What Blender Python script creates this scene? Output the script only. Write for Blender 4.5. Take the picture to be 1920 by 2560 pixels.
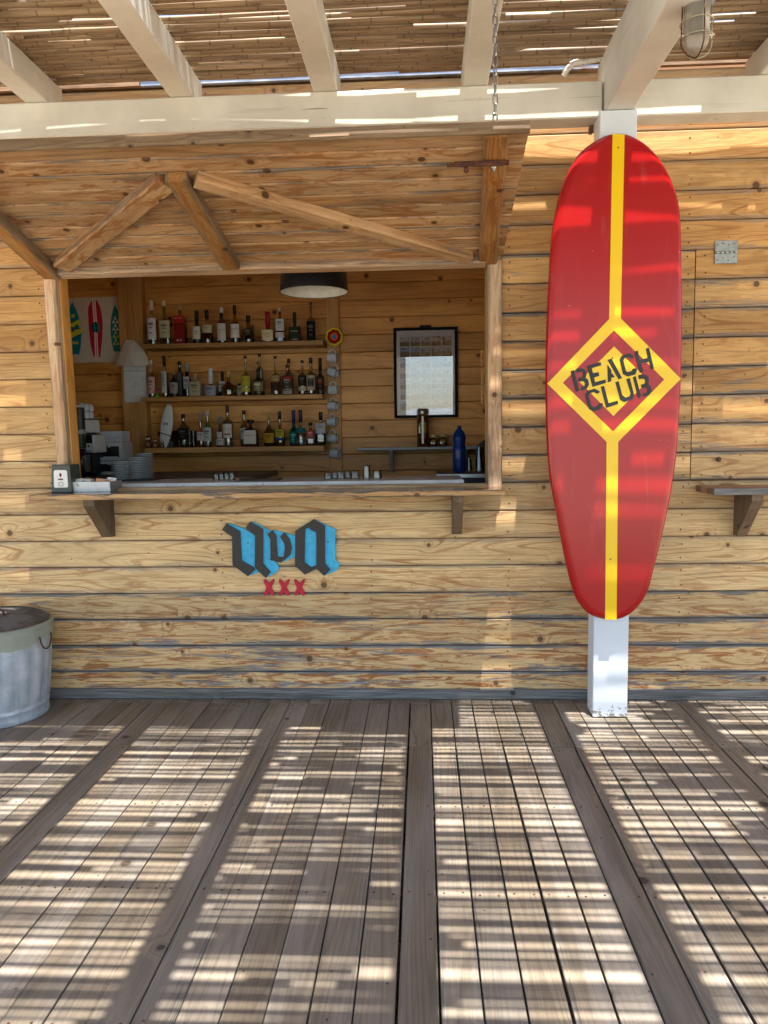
import bpy, bmesh, math, random
from mathutils import Vector, Matrix
from mathutils.geometry import tessellate_polygon

random.seed(7)
for o in list(bpy.data.objects): bpy.data.objects.remove(o)
scene = bpy.context.scene
COL = scene.collection
rad = math.radians

# ---------------------------------------------------------------- camera
CAM = Vector((0.0, -4.3, 1.5024))
YAW, PITCH, ROLL = rad(2.964), rad(5.633), rad(0.863)
FPX = 1920.0                                    # focal length in photo pixels (photo 1920 x 2560)
F = Vector((-math.sin(YAW)*math.cos(PITCH), math.cos(YAW)*math.cos(PITCH), -math.sin(PITCH)))
R0 = F.cross(Vector((0, 0, 1))).normalized(); U0 = R0.cross(F)
RV = R0*math.cos(ROLL) - U0*math.sin(ROLL)
UV = U0*math.cos(ROLL) + R0*math.sin(ROLL)
cd = bpy.data.cameras.new('camera'); cam = bpy.data.objects.new('camera', cd); COL.objects.link(cam)
cd.sensor_fit = 'VERTICAL'; cd.sensor_height = 36; cd.lens = 36*FPX/2560
cd.clip_start = 0.05; cd.clip_end = 6000
cam.matrix_world = Matrix(((RV.x, UV.x, -F.x, CAM.x), (RV.y, UV.y, -F.y, CAM.y), (RV.z, UV.z, -F.z, CAM.z), (0, 0, 0, 1)))
scene.camera = cam

# ---------------------------------------------------------------- sky, sun, exposure
SUN = Vector((0.095, -0.24, 1.0)).normalized()   # towards the sun
wd = bpy.data.worlds.new('World'); scene.world = wd; wd.use_nodes = True
wn = wd.node_tree; wn.nodes.clear()
sky = wn.nodes.new('ShaderNodeTexSky'); sky.sky_type = 'NISHITA'; sky.sun_disc = False
sky.sun_elevation = math.asin(SUN.z); sky.sun_rotation = math.atan2(SUN.x, SUN.y)
sky.dust_density = 1.6; sky.air_density = 1.0
bg = wn.nodes.new('ShaderNodeBackground'); bg.inputs['Strength'].default_value = 0.15
wo = wn.nodes.new('ShaderNodeOutputWorld')
wn.links.new(sky.outputs[0], bg.inputs[0]); wn.links.new(bg.outputs[0], wo.inputs[0])
sl = bpy.data.lights.new('sun', 'SUN'); sl.energy = 5.0; sl.angle = rad(0.5); sl.color = (1.0, 0.945, 0.875)
so = bpy.data.objects.new('sun', sl); COL.objects.link(so)
so.rotation_euler = SUN.to_track_quat('Z', 'Y').to_euler(); so.location = (0, -3, 9)
vs = scene.view_settings
vs.view_transform = 'Standard'; vs.look = 'None'; vs.gamma = 1; vs.use_curve_mapping = False
vs.exposure = 1.72

# ---------------------------------------------------------------- helpers
def ray(px, py): return F + RV*((px-960)/FPX) - UV*((py-1280)/FPX)
def at(px, py, Y):                                # the point on the upright plane at depth Y seen at a photo pixel
    d = ray(px, py); return CAM + d*((Y-CAM.y)/d.y)
def atz(px, py, Z):
    d = ray(px, py); return CAM + d*((Z-CAM.z)/d.z)
def lin(h):
    h = h.lstrip('#'); v = [int(h[i:i+2], 16)/255 for i in (0, 2, 4)]
    return tuple((c/12.92 if c <= .04045 else ((c+.055)/1.055)**2.4) for c in v) + (1.0,)
ID = Matrix.Identity(4)
WM = {}
def T(x, y, z): return Matrix.Translation((x, y, z))
def RZ(a): return Matrix.Rotation(a, 4, 'Z')
def RX(a): return Matrix.Rotation(a, 4, 'X')
def RY(a): return Matrix.Rotation(a, 4, 'Y')
def add(name, mesh, mat, parent=None, M=None, color=None):
    M = M or ID
    o = bpy.data.objects.new(name, mesh); COL.objects.link(o)
    if mesh is not None and mat is not None and not mesh.materials: mesh.materials.append(mat)
    WM[o.name] = M.copy()
    if parent is not None:
        o.parent = parent; o.matrix_basis = WM[parent.name].inverted() @ M
    else: o.matrix_basis = M
    if color is not None: o.color = tuple(color)[:4] if len(color) > 3 else tuple(color)+(1.0,)
    return o
def tag(o, label, cat, group=None):
    o['label'] = label; o['category'] = cat
    if group: o['group'] = group
    return o
def thing(name, label, cat, loc=(0, 0, 0), group=None):
    o = add(name, None, None, None, T(*loc)); o.empty_display_size = .05
    return tag(o, label, cat, group)
def struct(o): o['kind'] = 'structure'; return o
def stuff(o): o['kind'] = 'stuff'; return o

class MB:
    def __init__(s): s.v = []; s.f = []; s.sm = []
    def quad(s, idx, sm=False): s.f.append(tuple(idx)); s.sm.append(sm)
    def box(s, x0, x1, y0, y1, z0, z1, M=None):
        b = len(s.v)
        P = [(x0,y0,z0),(x1,y0,z0),(x1,y1,z0),(x0,y1,z0),(x0,y0,z1),(x1,y0,z1),(x1,y1,z1),(x0,y1,z1)]
        s.v += [tuple(M @ Vector(p)) for p in P] if M else P
        for q in ((0,3,2,1),(4,5,6,7),(0,1,5,4),(1,2,6,5),(2,3,7,6),(3,0,4,7)): s.quad([b+i for i in q])
        return s
    def bbox(s, x0, x1, y0, y1, z0, z1, c=.004, M=None):   # box with chamfered edges along x and z on the front (-y) side, all round top view
        pts = [(x0+c,y0),(x1-c,y0),(x1,y0+c),(x1,y1-c),(x1-c,y1),(x0+c,y1),(x0,y1-c),(x0,y0+c)]
        ins = [(x0+2*c,y0+c),(x1-2*c,y0+c),(x1-c,y0+2*c),(x1-c,y1-2*c),(x1-2*c,y1-c),(x0+2*c,y1-c),(x0+c,y1-2*c),(x0+c,y0+2*c)]
        rings = [(ins,z0),(pts,z0+c),(pts,z1-c),(ins,z1)]
        b = len(s.v); n = 8
        for rg, z in rings: s.v += [tuple(M @ Vector((p[0],p[1],z))) if M else (p[0],p[1],z) for p in rg]
        for k in range(3):
            for i in range(n): s.quad((b+k*n+i, b+k*n+(i+1)%n, b+(k+1)*n+(i+1)%n, b+(k+1)*n+i))
        s.quad([b+i for i in reversed(range(n))]); s.quad([b+3*n+i for i in range(n)])
        return s
    def prism(s, poly, y0, y1):                   # polygon in (x, z), extruded from y0 (front) to y1
        a = sum(poly[i][0]*poly[(i+1)%len(poly)][1]-poly[(i+1)%len(poly)][0]*poly[i][1] for i in range(len(poly)))
        if a < 0: poly = poly[::-1]
        b = len(s.v); n = len(poly)
        s.v += [(p[0], y0, p[1]) for p in poly] + [(p[0], y1, p[1]) for p in poly]
        tri = tessellate_polygon([[Vector((p[0], p[1], 0)) for p in poly]])
        for t in tri:
            t = list(t)
            A = [poly[i] for i in t]
            ar = (A[1][0]-A[0][0])*(A[2][1]-A[0][1])-(A[2][0]-A[0][0])*(A[1][1]-A[0][1])
            if ar < 0: t = t[::-1]
            s.quad([b+i for i in t]); s.quad([b+n+i for i in t[::-1]])
        for i in range(n): j = (i+1) % n; s.quad((b+j, b+i, b+n+i, b+n+j))
        return s
    def rings(s, rs, closed_ends=True, sm=True):  # list of rings of equal point counts
        b = len(s.v); n = len(rs[0])
        for r in rs: s.v += [tuple(p) for p in r]
        for k in range(len(rs)-1):
            for i in range(n): s.quad((b+k*n+i, b+k*n+(i+1)%n, b+(k+1)*n+(i+1)%n, b+(k+1)*n+i), sm)
        if closed_ends:
            s.quad([b+i for i in reversed(range(n))]); s.quad([b+(len(rs)-1)*n+i for i in range(n)])
        return s
    def lathe(s, prof, n=24, M=None, caps=True, sm=True):   # prof: (r, z[, squareness])
        rs = []
        for p in prof:
            q = p[2] if len(p) > 2 else 2.0
            fy = p[3] if len(p) > 3 else 1.0
            ring = []
            for i in range(n):
                a = 2*math.pi*i/n; c, si = math.cos(a), math.sin(a)
                k = 1.0 if q == 2.0 else 1.0/((abs(c)**q+abs(si)**q)**(1/q))
                v = Vector((p[0]*k*c, p[0]*k*si*fy, p[1])); ring.append(M @ v if M else v)
            rs.append(ring)
        return s.rings(rs, caps, sm)
    def tube(s, path, r, n=6, closed=False, caps=True, sm=True):
        P = [Vector(p) for p in path]; m = len(P); rs = []; prev = None
        rr = r if isinstance(r, (list, tuple)) else [r]*m
        for i in range(m):
            a = P[(i-1) % m] if (closed or i > 0) else P[i]
            c = P[(i+1) % m] if (closed or i < m-1) else P[i]
            t = (c-a).normalized()
            ref = prev if prev is not None else (Vector((0, 0, 1)) if abs(t.z) < .9 else Vector((0, 1, 0)))
            u = (ref - t*ref.dot(t)).normalized(); w = t.cross(u); prev = u
            rs.append([P[i] + (u*math.cos(2*math.pi*k/n) + w*math.sin(2*math.pi*k/n))*rr[i] for k in range(n)])
        if closed: rs.append(rs[0]); return s.rings(rs, False, sm)
        return s.rings(rs, caps, sm)
    def mesh(s, name):
        me = bpy.data.meshes.new(name); me.from_pydata(s.v, [], s.f)
        for p, q in zip(me.polygons, s.sm): p.use_smooth = q
        me.update(); return me
    def build(s, name, mat, parent=None, M=None, color=None): return add(name, s.mesh(name), mat, parent, M, color)

_bc = {}
def board_mesh(L, H, Th, c=.006, back=False, segs=1):
    """plank: length on local x, height on z, thickness on y, front (-y) long edges chamfered"""
    k = (round(L, 3), round(H, 3), round(Th, 3), c, back)
    if k not in _bc:
        h, t = H/2, Th/2
        sec = [(-t, -h+c), (-t, h-c), (-t+c, h)] + ([(t-c, h), (t, h-c), (t, -h+c), (t-c, -h)] if back else [(t, h), (t, -h)]) + [(-t+c, -h)]
        m = MB(); e = min(.002, L/20)
        rs = []
        for x, sc in ((-L/2, .985), (-L/2+e, 1), (L/2-e, 1), (L/2, .985)):
            rs.append([(x, p[0]*sc, p[1]*sc) for p in sec])
        rs = [r[::-1] for r in rs]
        m.rings(rs, True, False); _bc[k] = m.mesh('plank')
    return _bc[k]
def board(name, L, H, Th, mat, parent, M, color=(0, .3, 1), c=.006, back=False):
    me = board_mesh(L, H, Th, c, back)
    if me.materials and me.materials[0] is not mat:
        me = me.copy(); me.materials.clear()
    return add(name, me, mat, parent, M, color)
def textmesh(body, size, extrude=.0004, align='CENTER'):
    cu = bpy.data.curves.new('lettering', 'FONT'); cu.body = body; cu.size = size; cu.extrude = extrude
    cu.align_x = align; cu.align_y = 'CENTER'; cu.resolution_u = 2
    ob = bpy.data.objects.new('tmp_text', cu); COL.objects.link(ob)
    dg = bpy.context.evaluated_depsgraph_get()
    me = bpy.data.meshes.new_from_object(ob.evaluated_get(dg)); bpy.data.objects.remove(ob); bpy.data.curves.remove(cu)
    me.materials.clear(); return me
def cat(pts, per=4):                               # closed Catmull-Rom
    out = []; n = len(pts)
    for i in range(n):
        p0, p1, p2, p3 = (Vector(pts[(i+k) % n]) for k in (-1, 0, 1, 2))
        for j in range(per):
            t = j/per
            out.append(.5*((2*p1)+(-p0+p2)*t+(2*p0-5*p1+4*p2-p3)*t*t+(-p0+3*p1-3*p2+p3)*t**3))
    return out

# ---------------------------------------------------------------- material helpers
class G:
    def __init__(s, name):
        s.m = bpy.data.materials.new(name); s.m.use_nodes = True; s.t = s.m.node_tree; s.t.nodes.clear()
        s.out = s.n('ShaderNodeOutputMaterial')
    def n(s, t, **k):
        x = s.t.nodes.new(t)
        for a, b in k.items(): setattr(x, a, b)
        return x
    def l(s, a, b): s.t.links.new(a, b)
    def put(s, sock, v):
        if isinstance(v, bpy.types.NodeSocket): s.l(v, sock)
        elif v is not None: sock.default_value = v
    def math(s, op, a, b=None, c=None, clamp=False):
        x = s.n('ShaderNodeMath', operation=op, use_clamp=clamp)
        for i, v in enumerate((a, b, c)):
            if v is not None: s.put(x.inputs[i], v)
        return x.outputs[0]
    def mul(s, a, b): return s.math('MULTIPLY', a, b)
    def add(s, a, b): return s.math('ADD', a, b)
    def sub(s, a, b): return s.math('SUBTRACT', a, b)
    def ss(s, v, a, b, lo=0., hi=1.):
        x = s.n('ShaderNodeMapRange', interpolation_type='SMOOTHSTEP')
        s.put(x.inputs[0], v); x.inputs[1].default_value = a; x.inputs[2].default_value = b
        x.inputs[3].default_value = lo; x.inputs[4].default_value = hi
        return x.outputs[0]
    def mix(s, f, a, b, blend='MIX'):
        x = s.n('ShaderNodeMix', data_type='RGBA', blend_type=blend); x.clamp_factor = True
        s.put(x.inputs[0], f); s.put(x.inputs[6], a); s.put(x.inputs[7], b); return x.outputs[2]
    def xyz(s, a, b, c):
        x = s.n('ShaderNodeCombineXYZ')
        for i, v in enumerate((a, b, c)): s.put(x.inputs[i], v)
        return x.outputs[0]
    def noise(s, vec, scale=1., detail=2., rough=.5, dist=0., dim='3D'):
        x = s.n('ShaderNodeTexNoise', noise_dimensions=dim)
        s.put(x.inputs['Vector'], vec); x.inputs['Scale'].default_value = scale; x.inputs['Detail'].default_value = detail
        x.inputs['Roughness'].default_value = rough; x.inputs['Distortion'].default_value = dist
        return x.outputs[0]
    def vor(s, vec, scale, dim='2D', rnd=1.):
        x = s.n('ShaderNodeTexVoronoi', voronoi_dimensions=dim); s.put(x.inputs['Vector'], vec)
        x.inputs['Scale'].default_value = scale; x.inputs['Randomness'].default_value = rnd
        return x.outputs['Distance'], x.outputs['Color']
    def obj(s):
        tc = s.n('ShaderNodeTexCoord'); oi = s.n('ShaderNodeObjectInfo')
        sp = s.n('ShaderNodeSeparateXYZ'); s.l(tc.outputs['Object'], sp.inputs[0])
        return sp.outputs[0], sp.outputs[1], sp.outputs[2], oi.outputs['Random'], oi.outputs['Color'], tc.outputs['Object']
    def alpha(s): return s.n('ShaderNodeObjectInfo').outputs['Alpha']
    def sep(s, c):
        x = s.n('ShaderNodeSeparateColor'); s.l(c, x.inputs[0]); return x.outputs
    def bump(s, h, strength=.3, dist=.002):
        x = s.n('ShaderNodeBump'); x.inputs['Strength'].default_value = strength; x.inputs['Distance'].default_value = dist
        s.put(x.inputs['Height'], h); return x.outputs[0]
    def bsdf(s, col, rough=.6, metal=0., normal=None, spec=.4, **kw):
        b = s.n('ShaderNodeBsdfPrincipled')
        s.put(b.inputs['Base Color'], col); s.put(b.inputs['Roughness'], rough); s.put(b.inputs['Metallic'], metal)
        b.inputs['Specular IOR Level'].default_value = spec
        if normal is not None: s.l(normal, b.inputs['Normal'])
        for k, v in kw.items(): s.put(b.inputs[k.replace('_', ' ')], v)
        s.l(b.outputs[0], s.out.inputs[0]); return s.m

def wood(name, light, ring, orange, grey, knot, H2=.077, rings=12., ringamt=.75, sx=.55, sc=6., knots=.55, kscale=4.2,
         rough=.62, fiber=.25, edge=.03, bump=.35, greypatch=True, coat=0., spec=.3, wband=40., pale=None, thin=.05):
    """plank wood, grain along local x. object colour: R grey wear, G leftover orange varnish, B tone"""
    g = G(name); x, y, z, r, oc, vec = g.obj(); oc = g.sep(oc); wear, orn, tone = oc[0], oc[1], oc[2]
    X = g.add(x, g.mul(r, 57.3)); Z = g.add(z, g.mul(r, 23.7)); W = g.add(Z, y)
    kd, kc = g.vor(g.xyz(X, W, 0.), kscale); kon = g.ss(g.sep(kc)[0], 1-knots-.01, 1-knots+.01)
    kr = g.ss(g.sep(kc)[1], 0., 1., .6, 1.25)
    kd = g.math('DIVIDE', kd, kr)
    n1 = g.noise(g.xyz(g.mul(X, sx), g.mul(y, sc), g.mul(Z, sc)), 1., 1.5, .45, .0)
    pull = g.mul(g.mul(g.math('EXPONENT', g.mul(kd, -9.)), kon), .22)
    h = g.add(g.mul(g.add(n1, pull), rings), g.mul(z, 6.))
    s = g.math('SINE', g.mul(h, 6.2832))
    line = g.mul(g.add(g.mul(g.ss(s, thin, 1.), .8), g.mul(g.ss(g.math('SINE', g.mul(h, 17.)), .2, 1.), .28)), ringamt)
    tn = g.noise(g.xyz(g.mul(X, .9), g.mul(y, 6.), g.mul(Z, 6.)), 1., 1.)
    fad = tn
    line = g.mul(line, g.ss(fad, .3, .62, .25, 1.))
    fib = g.noise(g.xyz(g.mul(X, 5.), g.mul(y, 240.), g.mul(Z, 240.)), 1., 1.5, .6)
    lt = g.mix(g.ss(tn, .3, .7), light, tuple(c*k for c, k in zip(light[:3], (.82, .74, .62)))+(1,))
    if pale: lt = g.mix(g.alpha(), pale, lt)
    c = g.mix(line, lt, ring)
    c = g.mix(g.mul(g.ss(fib, .35, .7), fiber), c, tuple(v*.55 for v in ring[:3])+(1,))
    on = g.noise(g.xyz(g.mul(X, 4.5), g.mul(y, wband), g.mul(Z, wband)), 1., 4., .68, 1.2)
    om = g.mul(g.math('MULTIPLY', g.ss(on, .5, .58), orn), .9)
    c = g.mix(om, c, orange)
    if greypatch:
        gn = g.noise(g.xyz(g.mul(X, 2.2), g.mul(y, 26.), g.mul(Z, 26.)), 1., 4., .72, .6)
        ed = g.ss(g.add(g.math('ABSOLUTE', z), g.mul(g.sub(gn, .5), .11)), H2-edge, H2-edge*.35)
        pa = g.ss(g.add(gn, g.mul(wear, .12)), .62, .74)
        gm = g.math('MAXIMUM', g.mul(ed, g.math('MINIMUM', g.mul(wear, 1.6), 1.)), g.mul(pa, wear))
        gfib = g.mix(g.ss(fib, .3, .7), grey, tuple(v*.28 for v in grey[:3])+(1,))
        c = g.mix(g.mul(gm, .92), c, gfib)
    kmask = g.mul(g.ss(kd, .075, .05), kon)
    khalo = g.mul(g.ss(kd, .15, .07), kon)
    c = g.mix(g.mul(khalo, .35), c, ring)
    c = g.mix(g.mul(kmask, .85), c, knot)
    nd, nc = g.vor(g.xyz(X, W, 0.), 11.); non = g.ss(g.sep(nc)[0], .9, .91)
    c = g.mix(g.mul(g.mul(g.ss(nd, .055, .03), non), .8), c, (.03, .022, .015, 1))
    c = g.mix(1., c, g.xyz(tone, tone, tone), 'MULTIPLY')
    bt = g.noise(g.xyz(g.mul(X, 2.), g.mul(W, 5.), 3.), 1., 2.); bt = g.ss(bt, .3, .7, .86, 1.06); c = g.mix(1., c, g.xyz(bt, bt, bt), 'MULTIPLY')
    rv = g.ss(r, 0., 1., .84, 1.1); c = g.mix(1., c, g.xyz(rv, rv, rv), 'MULTIPLY')
    ht = fib
    kw = dict(Coat_Weight=coat, Coat_Roughness=.12) if coat else {}
    return g.bsdf(c, rough, 0., g.bump(ht, bump, .002), spec, **kw)

PINE = wood('weathered_pine', lin('#d9ac6e'), lin('#a06c3c'), lin('#9a5826'), lin('#85888a'), lin('#4d3b2c'), pale=lin('#ddbf8c'), edge=.022, rings=15., thin=.6, ringamt=.75, knots=.42)
PINE_IN = wood('varnished_pine', lin('#dca55c'), lin('#9c6028'), lin('#8a4a18'), lin('#8b8d8a'), lin('#3c1d0c'), ringamt=.5, rough=.42, fiber=.12, greypatch=False, bump=.12, H2=.072, knots=.5, rings=9.)
HATCHW = wood('bleached_hatch_pine', lin('#cda77c'), lin('#94683e'), lin('#93561f'), lin('#857b70'), lin('#42240f'), H2=.058, ringamt=.6, wband=19., rings=10., edge=.016)
JAMBW = wood('sun_bleached_frame', lin('#dcc0a0'), lin('#b5885e'), lin('#a8683a'), lin('#837b74'), lin('#4b2e1e'), ringamt=.6, H2=.05, sc=9.)
BEAMW = wood('oiled_brace', lin('#b98a52'), lin('#7d4c22'), lin('#8f4d18'), lin('#857a6a'), lin('#3b2413'), ringamt=.7, H2=.05, sc=10., rings=16., edge=.02)
GREYW = wood('silver_grey_timber', lin('#8d8e8c'), lin('#5b5c5b'), lin('#6d625a'), lin('#9a9c9c'), lin('#333333'), ringamt=.6, knots=.2, fiber=.5, H2=.03, rings=16., bump=.6)
BRACK = wood('weathered_bracket', lin('#8f7c65'), lin('#5f4b37'), lin('#7b5330'), lin('#837b72'), lin('#33271c'), ringamt=.7, knots=.2, H2=.05, sc=12.)
COUNTW = wood('varnished_counter', lin('#7d573a'), lin('#4a2f1d'), lin('#55331d'), lin('#6a6058'), lin('#241610'), ringamt=.6, rough=.16, H2=.3, spec=.5, bump=.06, greypatch=False, coat=.5)
EDGEW = wood('peeling_counter_edge', lin('#d5b283'), lin('#a5784a'), lin('#8d6236'), lin('#77726a'), lin('#4a3524'), ringamt=.6, H2=.02, edge=.016, wband=60.)
DECKW = wood('weathered_deck', lin('#958c80'), lin('#605950'), lin('#7c7062'), lin('#8c877f'), lin('#41352e'), H2=.057, rings=22., ringamt=.5, sx=.3, sc=7., knots=.16, kscale=3.2, fiber=.22, rough=.7, bump=.4, edge=.008, greypatch=True, spec=.25)
SHELFW = wood('oak_shelf', lin('#c89a5e'), lin('#85572a'), lin('#8a5a2a'), lin('#888888'), lin('#4a2d16'), knots=.1, ringamt=.45, rough=.5, greypatch=False, bump=.1)

def white_paint():
    g = G('chalky_white_paint'); x, y, z, r, oc, vec = g.obj()
    n = g.noise(vec, 3., 4., .6); st = g.noise(g.xyz(g.mul(x, 1.5), g.mul(y, 1.5), g.mul(z, 30.)), 1., 4., .6)
    c = g.mix(g.ss(n, .3, .7), lin('#dcd9cd'), lin('#ccc8ba'))
    c = g.mix(g.mul(g.ss(st, .58, .72), .35), c, lin('#a59c8c'))
    ck = g.noise(g.xyz(g.mul(x, 1.2), g.mul(y, 1.2), g.mul(z, 55.)), 1., 2., .5, .4); c = g.mix(g.mul(g.ss(ck, .74, .76), .8), c, lin('#5a5248'))
    f = g.noise(vec, 38., 4., .7); f2 = g.noise(vec, 4., 2.)
    c = g.mix(g.mul(g.ss(f, .68, .72), g.ss(f2, .5, .6)), c, lin('#7c756a'))
    return g.bsdf(c, .55, 0., g.bump(g.add(st, g.mul(f, .3)), .2, .002), .35)
WHITE = white_paint()
def post_paint():
    g = G('skylit_white_post_paint'); x, y, z, r, oc, vec = g.obj()
    n = g.noise(vec, 4., 3., .6); c = g.mix(g.ss(n, .3, .7), lin('#e0e6ec'), lin('#d3dce4'))  # white paint with the blue of the sky light mixed into its colour
    chip = g.noise(vec, 45., 4., .7); low = g.ss(z, .12, .0)
    c = g.mix(g.math('MULTIPLY', g.ss(g.add(chip, g.mul(low, .22)), .7, .74), 1.), c, lin('#8d8578'))
    sp = g.noise(g.xyz(g.mul(x, 40.), g.mul(y, 40.), g.mul(z, 1.2)), 1., 2., .6); hi = g.ss(z, 2.5, 2.9)
    c = g.mix(g.mul(g.ss(sp, .66, .69), hi), c, lin('#54504a'))
    return g.bsdf(c, .45, 0., g.bump(chip, .15, .001), .4)
POSTP = post_paint()

def oc_mat(name, rough=.5, metal=0., vary=.12, vscale=30., bump=0., spec=.4, **kw):
    g = G(name); x, y, z, r, oc, vec = g.obj(); n = g.noise(vec, vscale, 3.)
    k = g.ss(n, .3, .7, 1-vary, 1+vary*.4); c = g.mix(1., oc, g.xyz(k, k, k), 'MULTIPLY')
    return g.bsdf(c, rough, metal, g.bump(n, bump, .002) if bump else None, spec, **kw)
PAINT = oc_mat('coloured_paint', .45, vary=.1)
PAPER = oc_mat('printed_paper', .75, vary=.06, spec=.2)
PLAST = oc_mat('coloured_plastic', .35, vary=.05)
CERAM = oc_mat('glazed_ceramic', .15, vary=.04, spec=.5)
METAL = oc_mat('brushed_metal', .32, 1., vary=.15, vscale=60.)
CLOTH = oc_mat('woven_cloth', .9, vary=.15, vscale=160., bump=.3, spec=.1)
SIGNP = oc_mat('hand_painted_wood', .55, vary=.16, vscale=45., bump=.3)
MATTE = oc_mat('matte_surface', .85, vary=.1, spec=.15)
def thin_glass(name, amt=1.0):
    g = G(name); x, y, z, r, oc, vec = g.obj()
    tr = g.n('ShaderNodeBsdfTransparent'); g.l(oc, tr.inputs[0])
    gl = g.n('ShaderNodeBsdfGlossy'); gl.inputs['Roughness'].default_value = .03
    lw = g.n('ShaderNodeLayerWeight'); lw.inputs[0].default_value = .32
    fac = g.math('ADD', g.mul(lw.outputs['Facing'], .6*amt), .12*amt, clamp=True)
    mx = g.n('ShaderNodeMixShader'); g.l(fac, mx.inputs[0]); g.l(tr.outputs[0], mx.inputs[1]); g.l(gl.outputs[0], mx.inputs[2])
    g.l(mx.outputs[0], g.out.inputs[0]); return g.m
GLASS = thin_glass('bottle_glass')
TUMBLER = thin_glass('tumbler_glass', .45)
def liquid():
    g = G('liquid'); x, y, z, r, oc, vec = g.obj()
    tr = g.n('ShaderNodeBsdfTransparent'); g.l(oc, tr.inputs[0])
    df = g.n('ShaderNodeBsdfPrincipled'); g.l(oc, df.inputs['Base Color']); df.inputs['Roughness'].default_value = .08
    mx = g.n('ShaderNodeMixShader'); mx.inputs[0].default_value = .4
    g.l(tr.outputs[0], mx.inputs[1]); g.l(df.outputs[0], mx.inputs[2]); g.l(mx.outputs[0], g.out.inputs[0]); return g.m
LIQ = liquid()
def pane():
    g = G('picture_glass')
    tr = g.n('ShaderNodeBsdfTransparent'); gl = g.n('ShaderNodeBsdfGlossy'); gl.inputs['Roughness'].default_value = .0
    mx = g.n('ShaderNodeMixShader'); mx.inputs[0].default_value = .13
    g.l(tr.outputs[0], mx.inputs[1]); g.l(gl.outputs[0], mx.inputs[2]); g.l(mx.outputs[0], g.out.inputs[0]); return g.m
PANE = pane()
def rust():
    g = G('rusty_iron'); x, y, z, r, oc, vec = g.obj(); n = g.noise(vec, 60., 4., .65)
    c = g.mix(g.ss(n, .35, .65), lin('#43302a'), lin('#6d4028')); return g.bsdf(c, .75, .4, g.bump(n, .4, .002))
RUST = rust()
def galv():
    g = G('galvanised_steel'); x, y, z, r, oc, vec = g.obj(); n = g.noise(vec, 9., 5., .65); d, c0 = g.vor(vec, 55., '3D')
    st = g.noise(g.xyz(g.mul(x, 14.), g.mul(y, 14.), g.mul(z, 2.)), 1., 4., .6)
    c = g.mix(g.ss(n, .35, .65), lin('#bcc3ca'), lin('#a3acb5')); c = g.mix(g.mul(g.ss(st, .55, .7), .4), c, lin('#757d84'))
    sp = g.noise(vec, 75., 3., .6); c = g.mix(g.mul(g.ss(sp, .71, .73), .8), c, lin('#4b4e52'))
    c = g.mix(g.mul(g.ss(sp, .31, .28), .6), c, lin('#d8dce0'))
    return g.bsdf(c, g.ss(n, .3, .7, .45, .65), .2, g.bump(n, .3, .003), .4)
GALV = galv()
def reed():
    g = G('dry_reed'); x, y, z, r, oc, vec = g.obj(); X = g.add(x, g.mul(r, 9.))
    fr = g.math('FRACT', g.mul(X, 4.3)); node = g.math('ADD', g.ss(fr, .03, .0), g.ss(fr, .975, 1.), clamp=True)
    st = g.noise(g.xyz(g.mul(X, 2.), g.mul(y, 300.), g.mul(z, 300.)), 1., 3.)
    bl = g.noise(g.xyz(g.mul(X, 5.), g.mul(y, 30.), g.mul(z, 30.)), 1., 3.)
    c = g.mix(r, lin('#84705a'), lin('#ab9474')); c = g.mix(g.mul(g.ss(st, .4, .7), .5), c, lin('#7a5b38'))
    c = g.mix(g.mul(g.ss(bl, .6, .7), .7), c, lin('#5a4630')); c = g.mix(g.mul(node, .75), c, lin('#43311e'))
    return g.bsdf(c, .5, 0., g.bump(st, .3, .001), .4)
REED = reed()
def marble():
    g = G('speckled_marble'); x, y, z, r, oc, vec = g.obj(); n = g.noise(vec, 45., 5., .7); b = g.noise(vec, 7., 3.)
    c = g.mix(g.ss(b, .3, .7), lin('#d4d8da'), lin('#bfc4c8')); c = g.mix(g.mul(g.ss(n, .6, .68), .8), c, lin('#83765e'))
    return g.bsdf(c, .2, 0., None, .5)
MARBLE = marble()
def red_board():
    g = G('glossy_surfboard_paint'); x, y, z, r, oc, vec = g.obj()
    n = g.noise(g.xyz(g.mul(x, 160.), g.mul(y, 160.), g.mul(z, 5.)), 1., 3.); b = g.noise(vec, 2.2, 3.)
    k = g.add(g.mul(b, .12), .94); c = g.mix(1., oc, g.xyz(k, k, k), 'MULTIPLY')
    sp = g.noise(vec, 55., 2.); c = g.mix(g.mul(g.ss(sp, .77, .78), .7), c, (.8, .75, .7, 1))
    sf = g.noise(g.xyz(g.mul(x, 9.), y, g.mul(z, 1.6)), 1., 5., .7, .8); c = g.mix(g.mul(g.ss(sf, .56, .72), .07), c, (.55, .3, .26, 1))
    return g.bsdf(c, .27, 0., g.bump(n, .18, .001), .5)
SURF = red_board()
def photo_print():
    g = G('small_photo_print'); x, y, z, r, oc, vec = g.obj()
    n = g.noise(g.xyz(g.add(g.mul(x, 26.), g.mul(r, 91.)), g.mul(r, 33.), g.mul(z, 34.)), 1., 4., .65)
    hz = g.ss(g.add(z, g.mul(g.sub(n, .5), .06)), -.012, .006)
    a = g.mix(g.math('FRACT', g.mul(r, 7.7)), lin('#6f94b8'), lin('#cdb9a4')); b = g.mix(g.math('FRACT', g.mul(r, 13.3)), lin('#2e2a26'), lin('#a8875a'))
    c = g.mix(hz, b, a); c = g.mix(g.mul(g.ss(n, .52, .6), .7), c, lin('#2b3238')); return g.bsdf(c, .5)
PHOTO = photo_print()
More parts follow.
